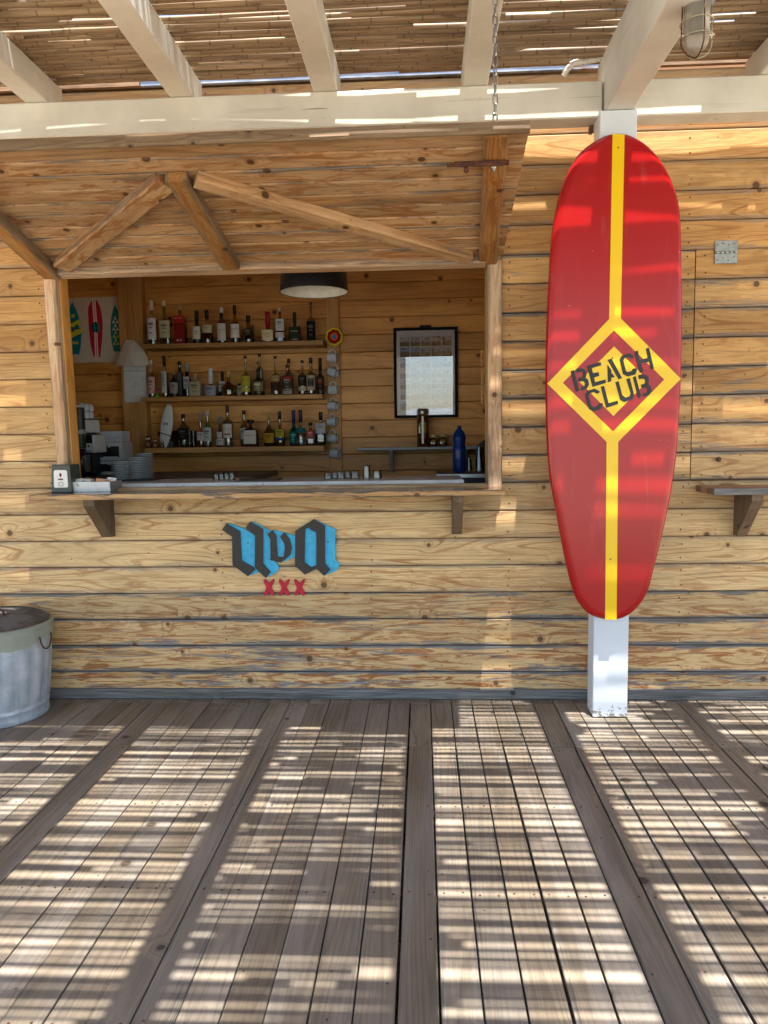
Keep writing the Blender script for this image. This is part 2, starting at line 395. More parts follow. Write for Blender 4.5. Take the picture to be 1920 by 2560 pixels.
def ground_mat():
    g = G('pale_sand'); x, y, z, r, oc, vec = g.obj(); n = g.noise(vec, .6, 6., .6); f = g.noise(vec, 30., 3.)
    c = g.mix(g.ss(n, .3, .7), lin('#c8bda8'), lin('#b5a994')); return g.bsdf(c, .9, 0., g.bump(g.add(n, g.mul(f, .1)), .5, .05), .2)
def sea_mat():
    g = G('sea_water'); x, y, z, r, oc, vec = g.obj(); n = g.noise(g.xyz(g.mul(x, .3), g.mul(y, .8), 0.), 1., 5., .6)
    return g.bsdf(lin('#2f6f84'), .12, 0., g.bump(n, .5, .3), .5)
def hill_mat():
    g = G('hazy_scrub_hill'); x, y, z, r, oc, vec = g.obj(); n = g.noise(vec, .03, 6., .65)
    return g.bsdf(g.mix(g.ss(n, .4, .6), lin('#8f9a9c'), lin('#a2aaa8')), .9)  # distance haze is put into these greys, in place of scrub green

# ================================================================ THE SETTING
m = MB(); m.quad([0, 1, 2, 3]); m.v = [(-900, -34, -.32), (900, -34, -.32), (900, 900, -.32), (-900, 900, -.32)]
struct(m.build('ground', ground_mat()))
m = MB(); m.quad([0, 1, 2, 3]); m.v = [(-3000, -3000, -.9), (3000, -3000, -.9), (3000, -30, -.9), (-3000, -30, -.9)]
struct(m.build('sea', sea_mat()))
m = MB(); rs = []
for k in range(41):                                  # the far shore of the bay, behind the camera
    x = -700+k*35; hgt = 34*math.exp(-((x-90)/190)**2)+16*math.exp(-((x+330)/160)**2)+4+3*math.sin(k*1.7)
    rs.append([(x, -900, -3), (x, -960, hgt*.55), (x, -1030, hgt), (x, -1180, hgt*.6), (x, -1300, -3)])
b0 = 0
for r_ in rs: m.v += r_
for k in range(40):
    for i in range(4): m.quad((k*5+i, k*5+i+1, (k+1)*5+i+1, (k+1)*5+i), True)
struct(m.build('hills', hill_mat()))

# ---------------------------------------------------------------- deck
PITCH_D = .1146
X0 = atz(1021, 1868, 0).x
deck = struct(add('deck', None, None)); deck.empty_display_size = .1
def deck_row(y0, y1, gap, jit):
    L = y1-y0
    for k in range(-34, 34):
        g_ = gap*(.5 if k < -1 else 1.15)*random.uniform(.8, 1.2)
        xc = X0 + (k+.5)*PITCH_D
        M = T(xc + random.uniform(-jit, jit), (y0+y1)/2, -.014+random.uniform(-.0015, .001)) @ RZ(rad(90)) @ RX(rad(-90))
        board('deck_plank', L, round(PITCH_D-g_, 4), .028, DECKW, deck, M @ RY(random.uniform(-.0012, .0012)),
              (random.choice((.1, .25, .45)), random.uniform(0, .5), random.uniform(.92, 1.07)), c=.002)
deck_row(-.089, -.003, .003, .002)
deck_row(-.694, -.093, .005, .0015)
deck_row(-3.45, -.698, .006, .0015)
deck_row(-6.6, -3.454, .006, .0015)
for y in (-.05, -.4, -.69, -1.3, -1.9, -2.5, -3.1, -3.45, -4.1, -4.8, -5.5, -6.3):
    MB().box(-4, 4, y-.035, y+.035, -.15, -.0305).build('deck_joist', BRACK, deck, None, (.2, .1, .5))
m = MB()
for y in (-.05, -.13, -.655, -.735, -1.3, -1.9, -2.5):
    for k in range(-34, 34):
        for dx in (.025, .088):
            if random.random() < .88:
                a = X0+k*PITCH_D+dx+random.uniform(-.004, .004); yy = y+random.uniform(-.008, .008)
                m.lathe([(.0042, 0.), (.0042, .0008), (.002, .0012)], 7, T(a, yy, .0004), sm=False)
stuff(m.build('nail_heads', RUST, deck))

# ---------------------------------------------------------------- bar hut
PB = .1543
hut = thing('bar_hut', 'wooden bar hut clad in weathered horizontal pine boards behind the deck', 'building', (-.8, 0, 0))
WX0, WX1 = -2.092, .438          # opening cut into the boards (frame posts included)
RX0 = 1.47                       # closed hatch on the right
TB = .045
def wallboard(x0, x1, k, name='wall_board', parent=None, dy=0., dz=0.):
    z0, z1 = k*PB+.002, (k+1)*PB-.002
    low = max(0., (5-k)/5)
    wear = .14+.75*low+random.uniform(0, .18); orn = .15+.8*low+random.uniform(0, .15)
    if x0 > 1.4 and 7 < k < 15: wear += .25; orn += .1
    if k > 8 and x1 < -1.9: wear = .12
    if x0 == WX1: wear += .28
    tone = random.uniform(.94, 1.05)
    honey = min(1., max(.0, (k-6.5)/5.))*random.uniform(.75, 1.)+(.18 if k < 3 else 0)
    board(name, x1-x0, z1-z0, TB, PINE, parent or hut, T((x0+x1)/2, TB/2+dy+random.uniform(-.0015, .0015), (z0+z1)/2+dz), (wear, orn, tone, honey), c=.005)
for k in range(0, 22):
    if 8 <= k <= 15:
        wallboard(-4.6, WX0, k); wallboard(WX1, RX0-.006, k)
    else:
        wallboard(-4.6, 4.3, k)
board('base_board', 8.9, .056, .03, GREYW, hut, T(-.15, -.016, .029), (.7, .1, .85), c=.005)
m = MB()
for k in range(22):
    for nx in (-3.3, -2.135, -1.15, -.3, .475, 1.425, 1.52, 2.6):
        if 8 <= k <= 15 and (-2.1 < nx < .44): continue
        if (k < 8 or k > 15) and nx in (-2.135, 1.52): continue
        for fz_ in (.22, .76):
            if random.random() < .9:
                m.lathe([(.0046, 0), (.0042, .001), (.001, .0012)], 7, T(nx+random.uniform(-.006, .006), -.0012, (k+fz_)*PB+random.uniform(-.006, .006)) @ RX(rad(90)), sm=False)
stuff(m.build('nail_heads', RUST, hut))
# hidden backing so that no light leaks through the joints
m = MB(); yb0, yb1 = TB+.003, TB+.05
m.box(-4.6, WX0, yb0, yb1, 0, 3.4).box(WX1, 4.3, yb0, yb1, 0, 3.4).box(WX0, WX1, yb0, yb1, 0, 1.19).box(WX0, WX1, yb0, yb1, 2.475, 3.4)
m.build('wall_lining', PINE_IN, hut, None, (0, .1, .7))
# window frame
board('window_post', 1.25, .066, .06, JAMBW, hut, T(-2.058, .0, 1.81) @ RY(rad(-91)), (.45, .35, 1.05), c=.014)
board('window_post', 1.25, .078, .10, JAMBW, hut, T(.397, .02, 1.81) @ RY(rad(-90)), (.4, .5, 1.0), c=.006)
board('window_jamb', 1.27, .06, .099, PINE_IN, hut, T(-2.052, .0805, 1.81) @ RY(rad(-91)), (0, .1, 1.1), c=.004)
board('window_jamb', 1.27, .02, .14, PINE_IN, hut, T(.372, .15, 1.81) @ RY(rad(-90)), (0, .1, .9), c=.004)
board('lintel', 2.53, .06, .09, JAMBW, hut, T(-.83, .05, 2.455), (.3, .3, .9))
# interior
YB = 2.40
PI_ = .1462
for k in range(0, 23):
    z0 = k*PI_+.035
    board('interior_board', 4.9, PI_-.003, .03, PINE_IN, hut, T(-1.25, YB+.015, z0+PI_/2), (0, random.uniform(0, .25), random.uniform(.9, 1.08)), c=.005)
m = MB(); m.box(-3.75, 1.25, YB+.034, YB+.07, 0, 3.4); m.build('rear_lining', PINE_IN, hut, None, (0, .1, .6))
for x, nm in ((-3.72, 'side_wall'), (1.15, 'side_wall')):
    MB().box(x-.03, x+.03, .1, YB, 0, 3.38).build(nm, PINE_IN, hut, None, (0, .1, .95))
MB().box(-3.7, 1.12, .1, YB, .1, .16).build('floor', PINE_IN, hut, None, (0, .1, .8))
MB().box(-4.6, 4.3, -.02, YB+.3, 3.53, 3.6).build('roof_panel', PINE_IN, hut, None, (0, .1, .9))
# top fascia, peeling blue-grey paint
def peel():
    g = G('peeling_blue_grey_paint'); x, y, z, r, oc, vec = g.obj()
    n = g.noise(g.xyz(g.mul(x, 5.), y, g.mul(z, 40.)), 1., 5., .65); c = g.mix(g.ss(n, .4, .6), lin('#7d8795'), lin('#a9adb3'))
    n2 = g.noise(g.xyz(g.mul(x, 3.), y, g.mul(z, 20.)), 1., 4., .6); c = g.mix(g.ss(n2, .62, .68), c, lin('#8a6b52')); return g.bsdf(c, .7)
PEEL = peel()
MB().box(-1.5, 1.0, -.028, -.003, 3.40, 3.455).build('fascia_strip', PEEL, hut)
MB().box(-1.5, 1.0, -.04, -.003, 3.458, 3.528).build('fascia_strip', PEEL, hut)
MB().box(-4.6, -1.505, -.03, -.003, 3.40, 3.528).build('fascia_strip', HATCHW, hut, None, (.2, .5, .8))
MB().box(1.005, 4.3, -.03, -.003, 3.40, 3.528).build('fascia_strip', HATCHW, hut, None, (.2, .5, .8))
# post on the back wall, and the board that carries the mugs
a, b = at(301, 900, YB-.1), at(361, 900, YB-.1)
for i in range(3):
    w = (b.x-a.x)/3
    board('interior_post', 3.2, w-.001, .1, SHELFW, hut, T(a.x+w*(i+.5), YB-.052+.001*i, 1.75) @ RY(rad(-90)), (0, .2, .95+.06*i), c=.002)
a, b = at(820, 1000, YB-.03), at(852, 1000, YB-.03)
MRX = (a.x+b.x)/2
board('mug_rail', 1.75, b.x-a.x, .03, SHELFW, hut, T(MRX, YB-.016, 1.98) @ RY(rad(-90)), (0, .1, .9), c=.003)

# ---------------------------------------------------------------- closed hatch at the right
ch = thing('closed_hatch', 'closed wooden serving hatch with a steel hinge, right of the surfboard', 'hatch', (2.8, 0, 1.24))
for k in range(8, 16):
    wallboard(RX0, 4.3, k, 'hatch_board', ch, dy=.002, dz=.003)
hp0, hp1 = at(1788, 602, -.004), at(1843, 658, -.004)
hg = MB(); zc = at(1815, 631, 0).z
hg.bbox(hp0.x, hp1.x, -.0055, -.0015, zc+.006, hp0.z, .0008).bbox(hp0.x, hp1.x, -.0055, -.0015, hp1.z, zc-.006, .0008)
for i in range(5):
    w = (hp1.x-hp0.x)/5
    hg.tube([(hp0.x+w*i+.001, -.006, zc), (hp0.x+w*(i+1)-.001, -.006, zc)], .0065, 8)
hinge = hg.build('hinge', METAL, ch, None, lin('#a9ada9'))
for (sx_, sy_) in ((1794, 612), (1808, 608), (1822, 612), (1836, 608), (1793, 650), (1808, 645), (1821, 651), (1835, 642)):
    p = at(sx_, sy_, -.006); MB().lathe([(.0035, 0), (.003, .0012), (.001, .0014)], 8, T(p.x, -.0055, p.z) @ RX(rad(90))).build('screw', RUST, hinge)
p = at(1793, 1148, 0)
MB().lathe([(.006, 0), (.006, .012), (.013, .016), (.014, .026), (.009, .032), (.002, .033)], 14, T(p.x, .002, p.z) @ RX(rad(90))).build('knob', BRACK, ch, None, (.1, .6, .45))

# ---------------------------------------------------------------- open serving hatch
hx, hy0, hz0, hy1, hz1 = .437, -.012, 2.445, -1.075, 2.712
HD = Vector((0, hy1-hy0, hz1-hz0)); HL = HD.length; HD.normalize()
HN = Vector((0, -HD.z, HD.y)); HN = HN if HN.z < 0 else -HN     # normal of the underside
def hpt(px, py):                                      # (x, s): along the hinge, out from the hinge, on the underside
    d = ray(px, py); o = Vector((0, hy0, hz0)); t = (o-CAM).dot(HN)/d.dot(HN); p = CAM+d*t
    return p.x, (p-o).dot(HD)
def HM(x, s, off=0.):                                  # frame on the underside: local x = hinge line, local z = outwards, local -y = down (visible face)
    o = Vector((0, hy0, hz0)) + HD*s + HN*off
    return Matrix(((1, 0, 0, x), (0, -HN.y, HD.y, o.y), (0, -HN.z, HD.z, o.z), (0, 0, 0, 1)))
hatch = thing('serving_hatch', 'propped open plank hatch with diagonal braces, hung over the bar window', 'hatch', (-.82, hy0, hz0))
NH = 10; hp_ = (HL-.03)/NH
HX0 = -2.12
for i in range(NH):
    s = .03+hp_*(i+.5)
    board('plank', hx-HX0, hp_-.002, .02, HATCHW, hatch, HM((hx+HX0)/2, s, -.010), (random.uniform(.4, .75), random.uniform(.35, .8), random.uniform(.86, 1.02)), c=.009)
def hbar(name, p0, p1, w, th, mat, color, off=.0, ext=0.):
    (x0, s0), (x1, s1) = p0, p1
    L = math.hypot(x1-x0, s1-s0)+ext; a = math.atan2(s1-s0, x1-x0)
    return board(name, L, w, th, mat, hatch, HM((x0+x1)/2, (s0+s1)/2, th/2+off) @ RY(-a), color, c=.008)
hbar('side_rail', hpt(1219, 640), hpt(1240, 350), .098, .034, BEAMW, (.25, .75, .95), .001, .13)
hbar('side_rail', (-2.045, 0), (-2.045, HL), .10, .05, BEAMW, (.5, .45, .9), .001)
hbar('hinge_rail', (-2.0, .012), (.345, .012), .07, .04, JAMBW, (.4, .5, .95), .001)
hbar('outer_rail', (HX0, HL+.012), (hx, HL+.012), .024, .046, BRACK, (.6, .3, .95), -.022)
hbar('brace', hpt(158, 655), hpt(414, 442), .105, .045, HATCHW, (.4, .8, .95), .001, .0)
hbar('brace', hpt(440, 430), hpt(578, 655), .1, .045, BEAMW, (.45, .55, .85), .001)
hbar('brace', hpt(490, 437), hpt(1172, 636), .078, .045, HATCHW, (.35, .3, .95), .001)
bx0, bs0 = hpt(1135, 384); bx1, bs1 = hpt(1272, 382)
bolt = MB().bbox(bx0, bx1, -.052, -.040, -.012, .012, .002).mesh('bolt')
bo = add('bolt', bolt, RUST, hatch, HM(0, (bs0+bs1)/2, 0.))
mm = MB().tube([(bx0-.03, -.052, 0), (bx1-.02, -.052, 0)], .0065, 8).lathe([(.008, 0), (.008, .02), (.012, .03), (.004, .034)], 10, T(bx0+.05, -.05, -.015) @ RX(rad(60)))
add('bolt_rod', mm.mesh('bolt_rod'), RUST, bo, WM[bo.name])
mm = MB().box(bx0+.115, bx0+.15, -.0535, -.0525, -.006, .006); add('bolt_label', mm.mesh('bolt_label'), PAPER, bo, WM[bo.name], lin('#d8d6d0'))
mm = MB().lathe([(.012, 0), (.012, .006), (.006, .008), (.006, .02)], 8, T(bx1-.06, -.036, -.045) @ RX(rad(90))); add('bolt_nut', mm.mesh('bolt_nut'), METAL, hatch, WM[bo.name], lin('#a8a8a4'))

# ---------------------------------------------------------------- chain
cb = Vector((at(1238, 330, hy1+.03).x, hy1+.03, hz1+.02))
chain = thing('chain', 'galvanised steel chain holding up the open hatch', 'chain', cb)
def linkmesh(L, Wd, r):
    P = []; hl = L/2-Wd/2
    for k in range(8): a = math.pi*k/7; P.append((math.cos(a)*Wd/2, 0, hl+math.sin(a)*Wd/2))
    for k in range(8): a = math.pi+math.pi*k/7; P.append((math.cos(a)*Wd/2, 0, -hl+math.sin(a)*Wd/2))
    return MB().tube(P, r, 6, closed=True).mesh('link')
LM = linkmesh(.046, .018, .0032)
z = cb.z+.035; i = 0
zt = 3.30
while z < zt:
    add('link', LM, METAL, chain, T(cb.x, cb.y, z) @ RZ(rad(90*(i % 2)+random.uniform(-14, 14)+15)), lin('#b5b8b4')); z += .0375; i += 1
MB().tube([(cb.x-.012, cb.y, cb.z-.045), (cb.x-.011, cb.y, cb.z), (cb.x, cb.y, cb.z+.03), (cb.x+.011, cb.y, cb.z), (cb.x+.013, cb.y, cb.z-.045)], .0032, 6).build('shackle', METAL, chain, None, lin('#b5b8b4'))
MB().tube([(cb.x, cb.y, zt+.005), (cb.x, cb.y, zt+.09)], .005, 8).build('hook', METAL, chain, None, lin('#9a9c98'))

# ---------------------------------------------------------------- pergola
perg = thing('pergola', 'white painted timber pergola frame standing in front of the bar', 'pergola', (.975, -.24, 0))
ZR0, ZR1 = 3.236, 3.372
def timber(name, x0, x1, y0, y1, z0, z1, mat=WHITE, c=.006):
    M = T((x0+x1)/2, (y0+y1)/2, (z0+z1)/2); w, d, h = (x1-x0)/2, (y1-y0)/2, (z1-z0)/2
    if z0 < .01: M = T((x0+x1)/2, (y0+y1)/2, 0); return MB().bbox(-w, w, -d, d, z0, z1, c).build(name, mat, perg, M)
    return MB().bbox(-w, w, -d, d, -h, h, c).build(name, mat, perg, M)
post = timber('post', .884, 1.065, -.306, -.17, .004, 3.078, POSTP, .004)
timber('beam', -4.6, .905, -.268, -.135, 3.062, 3.234)
timber('beam', 1.058, 4.3, -.268, -.135, 3.062, 3.234)
timber('main_rafter', .912, 1.05, -6.2, -.115, 3.081, ZR1-.002)
for x0 in (-4.28, -3.53, -2.785, -2.027, -1.271, -.535, .217, 1.66, 2.41, 3.16):
    timber('rafter', x0, x0+.124, -6.2, -.09, ZR0, ZR1)
timber('beam', -4.6, 4.3, -6.2, -6.05, 3.062, 3.234)
for x in (-3.4, -.5, 2.5): timber('post', x, x+.18, -6.21, -6.04, .004, 3.06, POSTP, .004)
MB().box(.865, .884, -.17, -.13, 3.03, 3.06).build('shim', BRACK, perg, None, (.2, .2, .7))
# reed roof
reeds = thing('reed_roof', 'dry reed matting laid over the white rafters', 'roof', (0, -3, ZR1))
def reedpath(L, seed):
    rg = random.Random(seed); n = 9; A = rg.uniform(.002, .008); ph = rg.uniform(0, 6); q = rg.uniform(.6, 1.4)
    P = []; Rr = []; r0 = rg.uniform(.0100, .0175)
    for i in range(n):
        t = i/(n-1); x = (t-.5)*L
        P.append((x, A*math.sin(ph+q*6.28*t)+rg.uniform(-.0012, .0012), .4*A*math.cos(ph*2+5*t)+rg.uniform(-.001, .001)))
        Rr.append(r0*(1.12-.38*t)*rg.uniform(.95, 1.05))
    return P, Rr
VAR = []
for k in range(12):
    L = random.Random(k).uniform(1.9, 2.7); P, Rr = reedpath(L, k); mb = MB(); mb.tube(P, Rr, 6)
    VAR.append((L, mb.mesh('reed'), P, Rr))
big = MB(); nsingle = 0
for lane in range(6):
    xc = -4.4+lane*1.75; y = -.115; clump = 0
    while y > -6.3:
        k = random.randrange(12); L, me, P, Rr = VAR[k]
        fl = random.choice((0, math.pi)); jx = random.uniform(-.3, .3)
        M = T(xc+jx, y, ZR1+.017+random.uniform(0, .006)) @ RZ(fl+random.uniform(-.007, .007)) @ RX(random.uniform(0, 6.28))
        if y > -1.05 and abs(xc+.3) < 3.6 and nsingle < 290:
            add('reed', me, REED, reeds, M); nsingle += 1
        else: big.tube([M @ Vector(p) for p in P], Rr, 5)
        d = sum(Rr)/len(Rr)*2; clump -= 1
        u = random.random()
        gap = random.uniform(-.003, .004) if u < .34 else random.uniform(.010, .021) if u < .95 else random.uniform(.028, .042)
        if y > -.52: gap = random.uniform(-.004, .002) if u < .5 else random.uniform(.003, .011)
        elif y > -1.1: gap = random.uniform(-.003, .003) if u < .42 else random.uniform(.006, .016) if u < .92 else random.uniform(.024, .036)
        y -= d+gap
stuff(big.build('reeds', REED, reeds))
# loose second layer: a few overlapping canes that break up the light
big = MB()
for i in range(150):
    L, me, P, Rr = random.choice(VAR)
    M = T(random.uniform(-4, 4), random.uniform(-6.2, -.2), ZR1+.05+random.uniform(0, .01)) @ RZ(random.uniform(-.03, .03))
    big.tube([M @ Vector(p) for p in P], Rr, 5)
stuff(big.build('loose_reeds', REED, reeds))

# ---------------------------------------------------------------- bar counter
zc0 = at(1000, 1227, -.30).z; zc1 = at(1000, 1242, -.30).z
ct = thing('bar_counter', 'dark varnished wooden bar counter below the open window', 'counter', (-.85, -.1, zc1))
xl, xr = at(72, 1245, -.30).x, at(1262, 1245, -.30).x
th = zc0-zc1
def slabM(x0, x1, y0, y1, zt, t): return T((x0+x1)/2, (y0+y1)/2, zt-t/2) @ RX(rad(-90)), x1-x0, y1-y0
M_, L_, H_ = slabM(xl, xr, -.278, -.0005, zc0, th); board('top', L_, H_, th, COUNTW, ct, M_, (0, .2, .95), c=.003)
M_, L_, H_ = slabM(WX0+.09, WX1-.085, .0015, .12, zc0-.001, th); board('top', L_, H_, th, COUNTW, ct, M_, (0, .2, .95), c=.003)
board('edge_strip', xr-xl, th, .020, EDGEW, ct, T((xl+xr)/2, -.290, zc0-th/2), (.85, .25, 1.0), c=.003)
def bracket(xc, w, zt, depth, drop, parent, mat):
    poly = [(0, 0), (-depth, 0), (-depth, -.035), (-.05, -drop), (0, -drop)]
    m = MB(); n = len(poly); V = [(xc-w/2, p[0], zt+p[1]) for p in poly]+[(xc+w/2, p[0], zt+p[1]) for p in poly]
    m.v = V; m.quad(range(n)); m.quad(reversed(range(n, 2*n)))
    for i in range(n): j = (i+1) % n; m.quad((j, i, n+i, n+j))
    mats = T(xc, -depth/2, zt-drop/2) @ RY(rad(90))
    inv = mats.inverted(); m.v = [tuple(inv @ Vector(v)) for v in m.v]
    return m.build('bracket', mat, parent, mats, (.45, .3, .8))
bracket(at(256, 1300, -.1).x, .06, zc1-.001, .265, .23, ct, BRACK)
bracket(at(1143, 1300, -.1).x, .055, zc1-.001, .24, .23, ct, BRACK)
# marble slab inside
zs0 = at(970, 1201.5, .125).z; zs1 = at(970, 1213.5, .125).z
slab = tag(MB().bbox(at(268, 1210, .125).x, at(1160, 1210, .125).x, .125, .62, zs1, zs0, .003).build('marble_worktop', MARBLE), 'speckled white marble worktop just inside the bar window', 'worktop')

# ---------------------------------------------------------------- wall shelf on the right
zr = at(1840, 1221, -.27).z; tr_ = .034
xs = at(1786, 1222, -.27).x
sh2 = thing('wall_shelf', 'small weathered grey drinking shelf under the closed hatch on the right', 'shelf', (2.4, -.14, zr-tr_))
M_, L_, H_ = slabM(xs, 3.4, -.252, -.0005, zr, tr_); board('top', L_, H_, tr_, HATCHW, sh2, M_, (.5, .2, .95), c=.003)
board('edge_strip', 3.4-xs, tr_, .018, GREYW, sh2, T((xs+3.4)/2, -.2625, zr-tr_/2), (.7, .1, .95), c=.003)
bracket(at(1862, 1290, -.08).x, .055, zr-tr_-.001, .235, .24, sh2, BRACK)
bracket(3.0, .055, zr-tr_-.001, .235, .24, sh2, BRACK)

# ================================================================ OBJECTS
# ---------------------------------------------------------------- surfboard
YS = -.362
sb_px = [(1545,333),(1497,346),(1439,394),(1398,488),(1380,585),(1372,694),(1366,839),(1364,970),(1367,1100),(1374,1190),(1389,1274),(1410,1386),(1432,1476),(1450,1512),(1479,1539),(1528,1551),
         (1570,1539),(1602,1509),(1622,1472),(1638,1411),(1656,1339),(1676,1245),(1691,1147),(1699,1040),(1704,920),(1706,800),(1705,694),(1702,549),(1689,477),(1660,412),(1620,365),(1582,341)]
sbc = [Vector((p.x, p.z)) for p in (at(x, y, YS+.02) for x, y in sb_px)]
ol = cat(sbc, 4)
cx = sum(p.x for p in ol)/len(ol); zb = min(p.y for p in ol)
def inset(pl, d):
    out = []; n = len(pl)
    for i in range(n):
        t = (pl[(i+1) % n]-pl[i-1]).normalized(); nn = Vector((-t.y, t.x))
        c0 = Vector((cx, pl[i].y)); s = 1 if nn.dot(c0-pl[i]+Vector((0, (1.6-pl[i].y)*.3))) > 0 else -1
        out.append(pl[i]+nn*s*d)
    return out
surf = thing('surfboard', 'tall red surfboard sign with yellow stripe and diamond mounted on the post', 'surfboard', (cx, YS+.05, zb))
m = MB(); rr = []
for d, y in ((.03, YS+.056), (.012, YS+.052), (.0, YS+.034), (.003, YS+.018), (.012, YS+.006), (.026, YS+.001), (.04, YS)):
    rr.append([(p.x, y, p.y) for p in inset(ol, d)])
a_ = sum(ol[i].x*ol[(i+1)%len(ol)].y-ol[(i+1)%len(ol)].x*ol[i].y for i in range(len(ol)))
if a_ < 0: rr = [r_[::-1] for r_ in rr]
m.rings(rr, True, True)
m.f[-1] = tuple(reversed(m.f[-1])) if False else m.f[-1]
me = m.mesh('body'); bmx = bmesh.new(); bmx.from_mesh(me); bmesh.ops.recalc_face_normals(bmx, faces=bmx.faces); bmx.to_mesh(me); bmx.free()
RED = lin('#a60b10'); YEL = lin('#f2c80a'); BLK = lin('#26272a')
body = add('body', me, SURF, surf, None, RED)
inn = inset(ol, .012)
def sp(px, py): p = at(px, py, YS-.001); return (p.x, p.z)
def prow(pts, y0, y1): return MB().prism(pts, y0, y1)
prow([sp(1531.5, 334.5), sp(1561.5, 336), sp(1552, 799), sp(1523, 799)], YS-.0012, YS+.004).build('stripe', SURF, surf, None, YEL)
prow([sp(1516.5, 1103), sp(1545.5, 1103), sp(1541.5, 1549.5), sp(1513, 1548.5)], YS-.0012, YS+.004).build('stripe', SURF, surf, None, YEL)
o4 = [sp(1538, 782), sp(1702, 947), sp(1531, 1119), sp(1368.5, 959)]; i4 = [sp(1535, 826), sp(1660.5, 949), sp(1532.6, 1079), sp(1407, 957)]
m = MB()
for i in range(4): m.prism([o4[i], o4[(i+1) % 4], i4[(i+1) % 4], i4[i]], YS-.0018, YS+.003)
m.build('diamond_border', SURF, surf, None, YEL)
prow([sp(1535, 866), sp(1621, 951), sp(1533.5, 1040), sp(1448, 954)], YS-.0012, YS+.003).build('diamond', SURF, surf, None, YEL)
LET = {'B': [[(48,515),(110,490),(212,885),(147,905)], [(145,480),(240,450),(320,485),(350,575),(330,635),(378,670),(398,765),(345,855),(248,875),(240,825),(295,808),(322,750),(290,700),(205,712),(190,650),(265,625),(285,575),(265,520),(160,540)]],
 'E': [[(355,415),(612,340),(628,402),(445,455),(470,550),(575,530),(590,600),(490,635),(510,720),(705,668),(718,735),(460,810)]],
 'A': [[(742,385),(815,490),(822,570),(840,555),(880,625),(815,640),(818,700),(748,725)], [(745,300),(820,275),(1020,645),(950,665)]],
 'C': [[(970,295),(1015,220),(1160,175),(1240,225),(1235,265),(1185,268),(1150,245),(1060,265),(1042,310),(1090,500),(1120,530),(1195,510),(1225,465),(1285,455),(1300,490),(1270,575),(1125,615),(1035,570)]],
 'H': [[(1250,145),(1315,122),(1350,300),(1500,260),(1465,95),(1525,65),(1620,465),(1560,485),(1525,335),(1375,365),(1420,525),(1352,545)]],
 'C2': [[(320,965),(360,885),(500,840),(595,890),(590,925),(535,938),(490,905),(400,935),(390,985),(440,1165),(480,1195),(560,1170),(580,1125),(650,1115),(655,1145),(605,1235),(475,1270),(390,1225)]],
 'L': [[(615,805),(680,790),(765,1115),(935,1065),(948,1130),(718,1205)]],
 'U': [[(890,718),(955,700),(1020,960),(1080,1010),(1160,985),(1180,930),(1095,660),(1165,640),(1245,960),(1215,1040),(1060,1095),(980,1050)]],
 'B2': [[(1220,625),(1275,605),(1380,1000),(1320,1018)], [(1320,595),(1410,565),(1500,605),(1530,690),(1510,760),(1555,790),(1575,880),(1535,960),(1420,988),(1405,940),(1475,915),(1505,870),(1480,825),(1390,830),(1370,770),(1440,745),(1455,700),(1430,655),(1335,665)]]}
for ch_, polys in LET.items():
    m = MB()
    for pl in polys: m.prism([sp(1420+x/7.541, 860+y/7.541) for x, y in pl], YS-.0030, YS)
    m.build('letter', PAINT, surf, None, BLK)
for x, y in ((1545.5, 369), (1531, 895), (1526, 1398)):
    p = at(x, y, YS); MB().lathe([(.004, 0), (.0035, .001), (.001, .0012)], 10, T(p.x, YS-.0012, p.z) @ RX(rad(90))).build('screw', RUST, surf)

# ---------------------------------------------------------------- blackletter sign
def up(x, y, Y=-.012): p = at(520+x/4.366, 1260+y/4.366, Y); return (p.x, p.z)
BLUE = lin('#3fb0dd'); SB = lin('#33312e')
UB = [(205,212),(245,216),(395,270),(472,318),(472,196),(500,198),(560,228),(690,300),(690,590),(735,630),(778,690),(745,752),(638,803),(560,742),(448,782),(275,655),(272,358)]
VB = [(712,282),(830,310),(955,345),(955,575),(860,615),(800,637),(690,590),(690,330)]
AB = [(1155,165),(1275,222),(1390,275),(1390,605),(1442,665),(1400,725),(1275,780),(1190,705),(1060,768),(960,665),(960,290)]
UK = [[(157,280),(205,210),(355,298),(372,612),(500,690),(520,715),(440,785),(272,660),(268,355)], [(415,255),(465,190),(605,270),(605,650),(685,740),(635,805),(540,715),(515,690),(518,345)]]
VK = [[(652,325),(708,283),(748,345),(765,570),(828,578),(845,480),(838,430),(790,352),(838,308),(895,385),(918,480),(900,555),(800,637),(675,605),(688,595),(685,375)]]
AK = [[(957,290),(1155,165),(1130,285),(1105,252),(1062,275),(1055,630),(1125,688),(1188,702),(1060,768),(953,668)], [(1155,165),(1278,235),(1278,645),(1338,715),(1270,782),(1188,702),(1125,688),(1185,665),(1185,308),(1130,285)]]
c_ = up(800, 800)
sign = thing('blackletter_sign', 'black gothic lettering with sky blue sides fixed on the boards under the counter', 'sign', (c_[0], -.01, c_[1]))
for nm, bk, kk in (('letter', UB, UK), ('letter', VB, VK), ('letter', AB, AK)):
    dz = 0 if bk is not VB else .003
    bb = MB().prism([up(*p) for p in bk], -.014-dz, .004).build('letter_backing', SIGNP, sign, None, BLUE)
    m = MB()
    for pl in kk: m.prism([up(*p) for p in pl], -.024-dz, -.013-dz)
    m.build(nm, SIGNP, sign, None, SB)
for x, y in ((437, 423), (1310, 415)):
    p = up(x, y); MB().lathe([(.0045, 0), (.004, .001), (.001, .0012)], 10, T(p[0], -.014, p[1]) @ RX(rad(90))).build('screw', RUST, sign)
XP = [(605,828),(622,822),(640,838),(662,868),(690,836),(705,822),(722,822),(720,845),(692,912),(722,972),(722,994),(702,1002),(662,965),(632,1002),(612,1000),(610,980),(637,912),(607,850)]
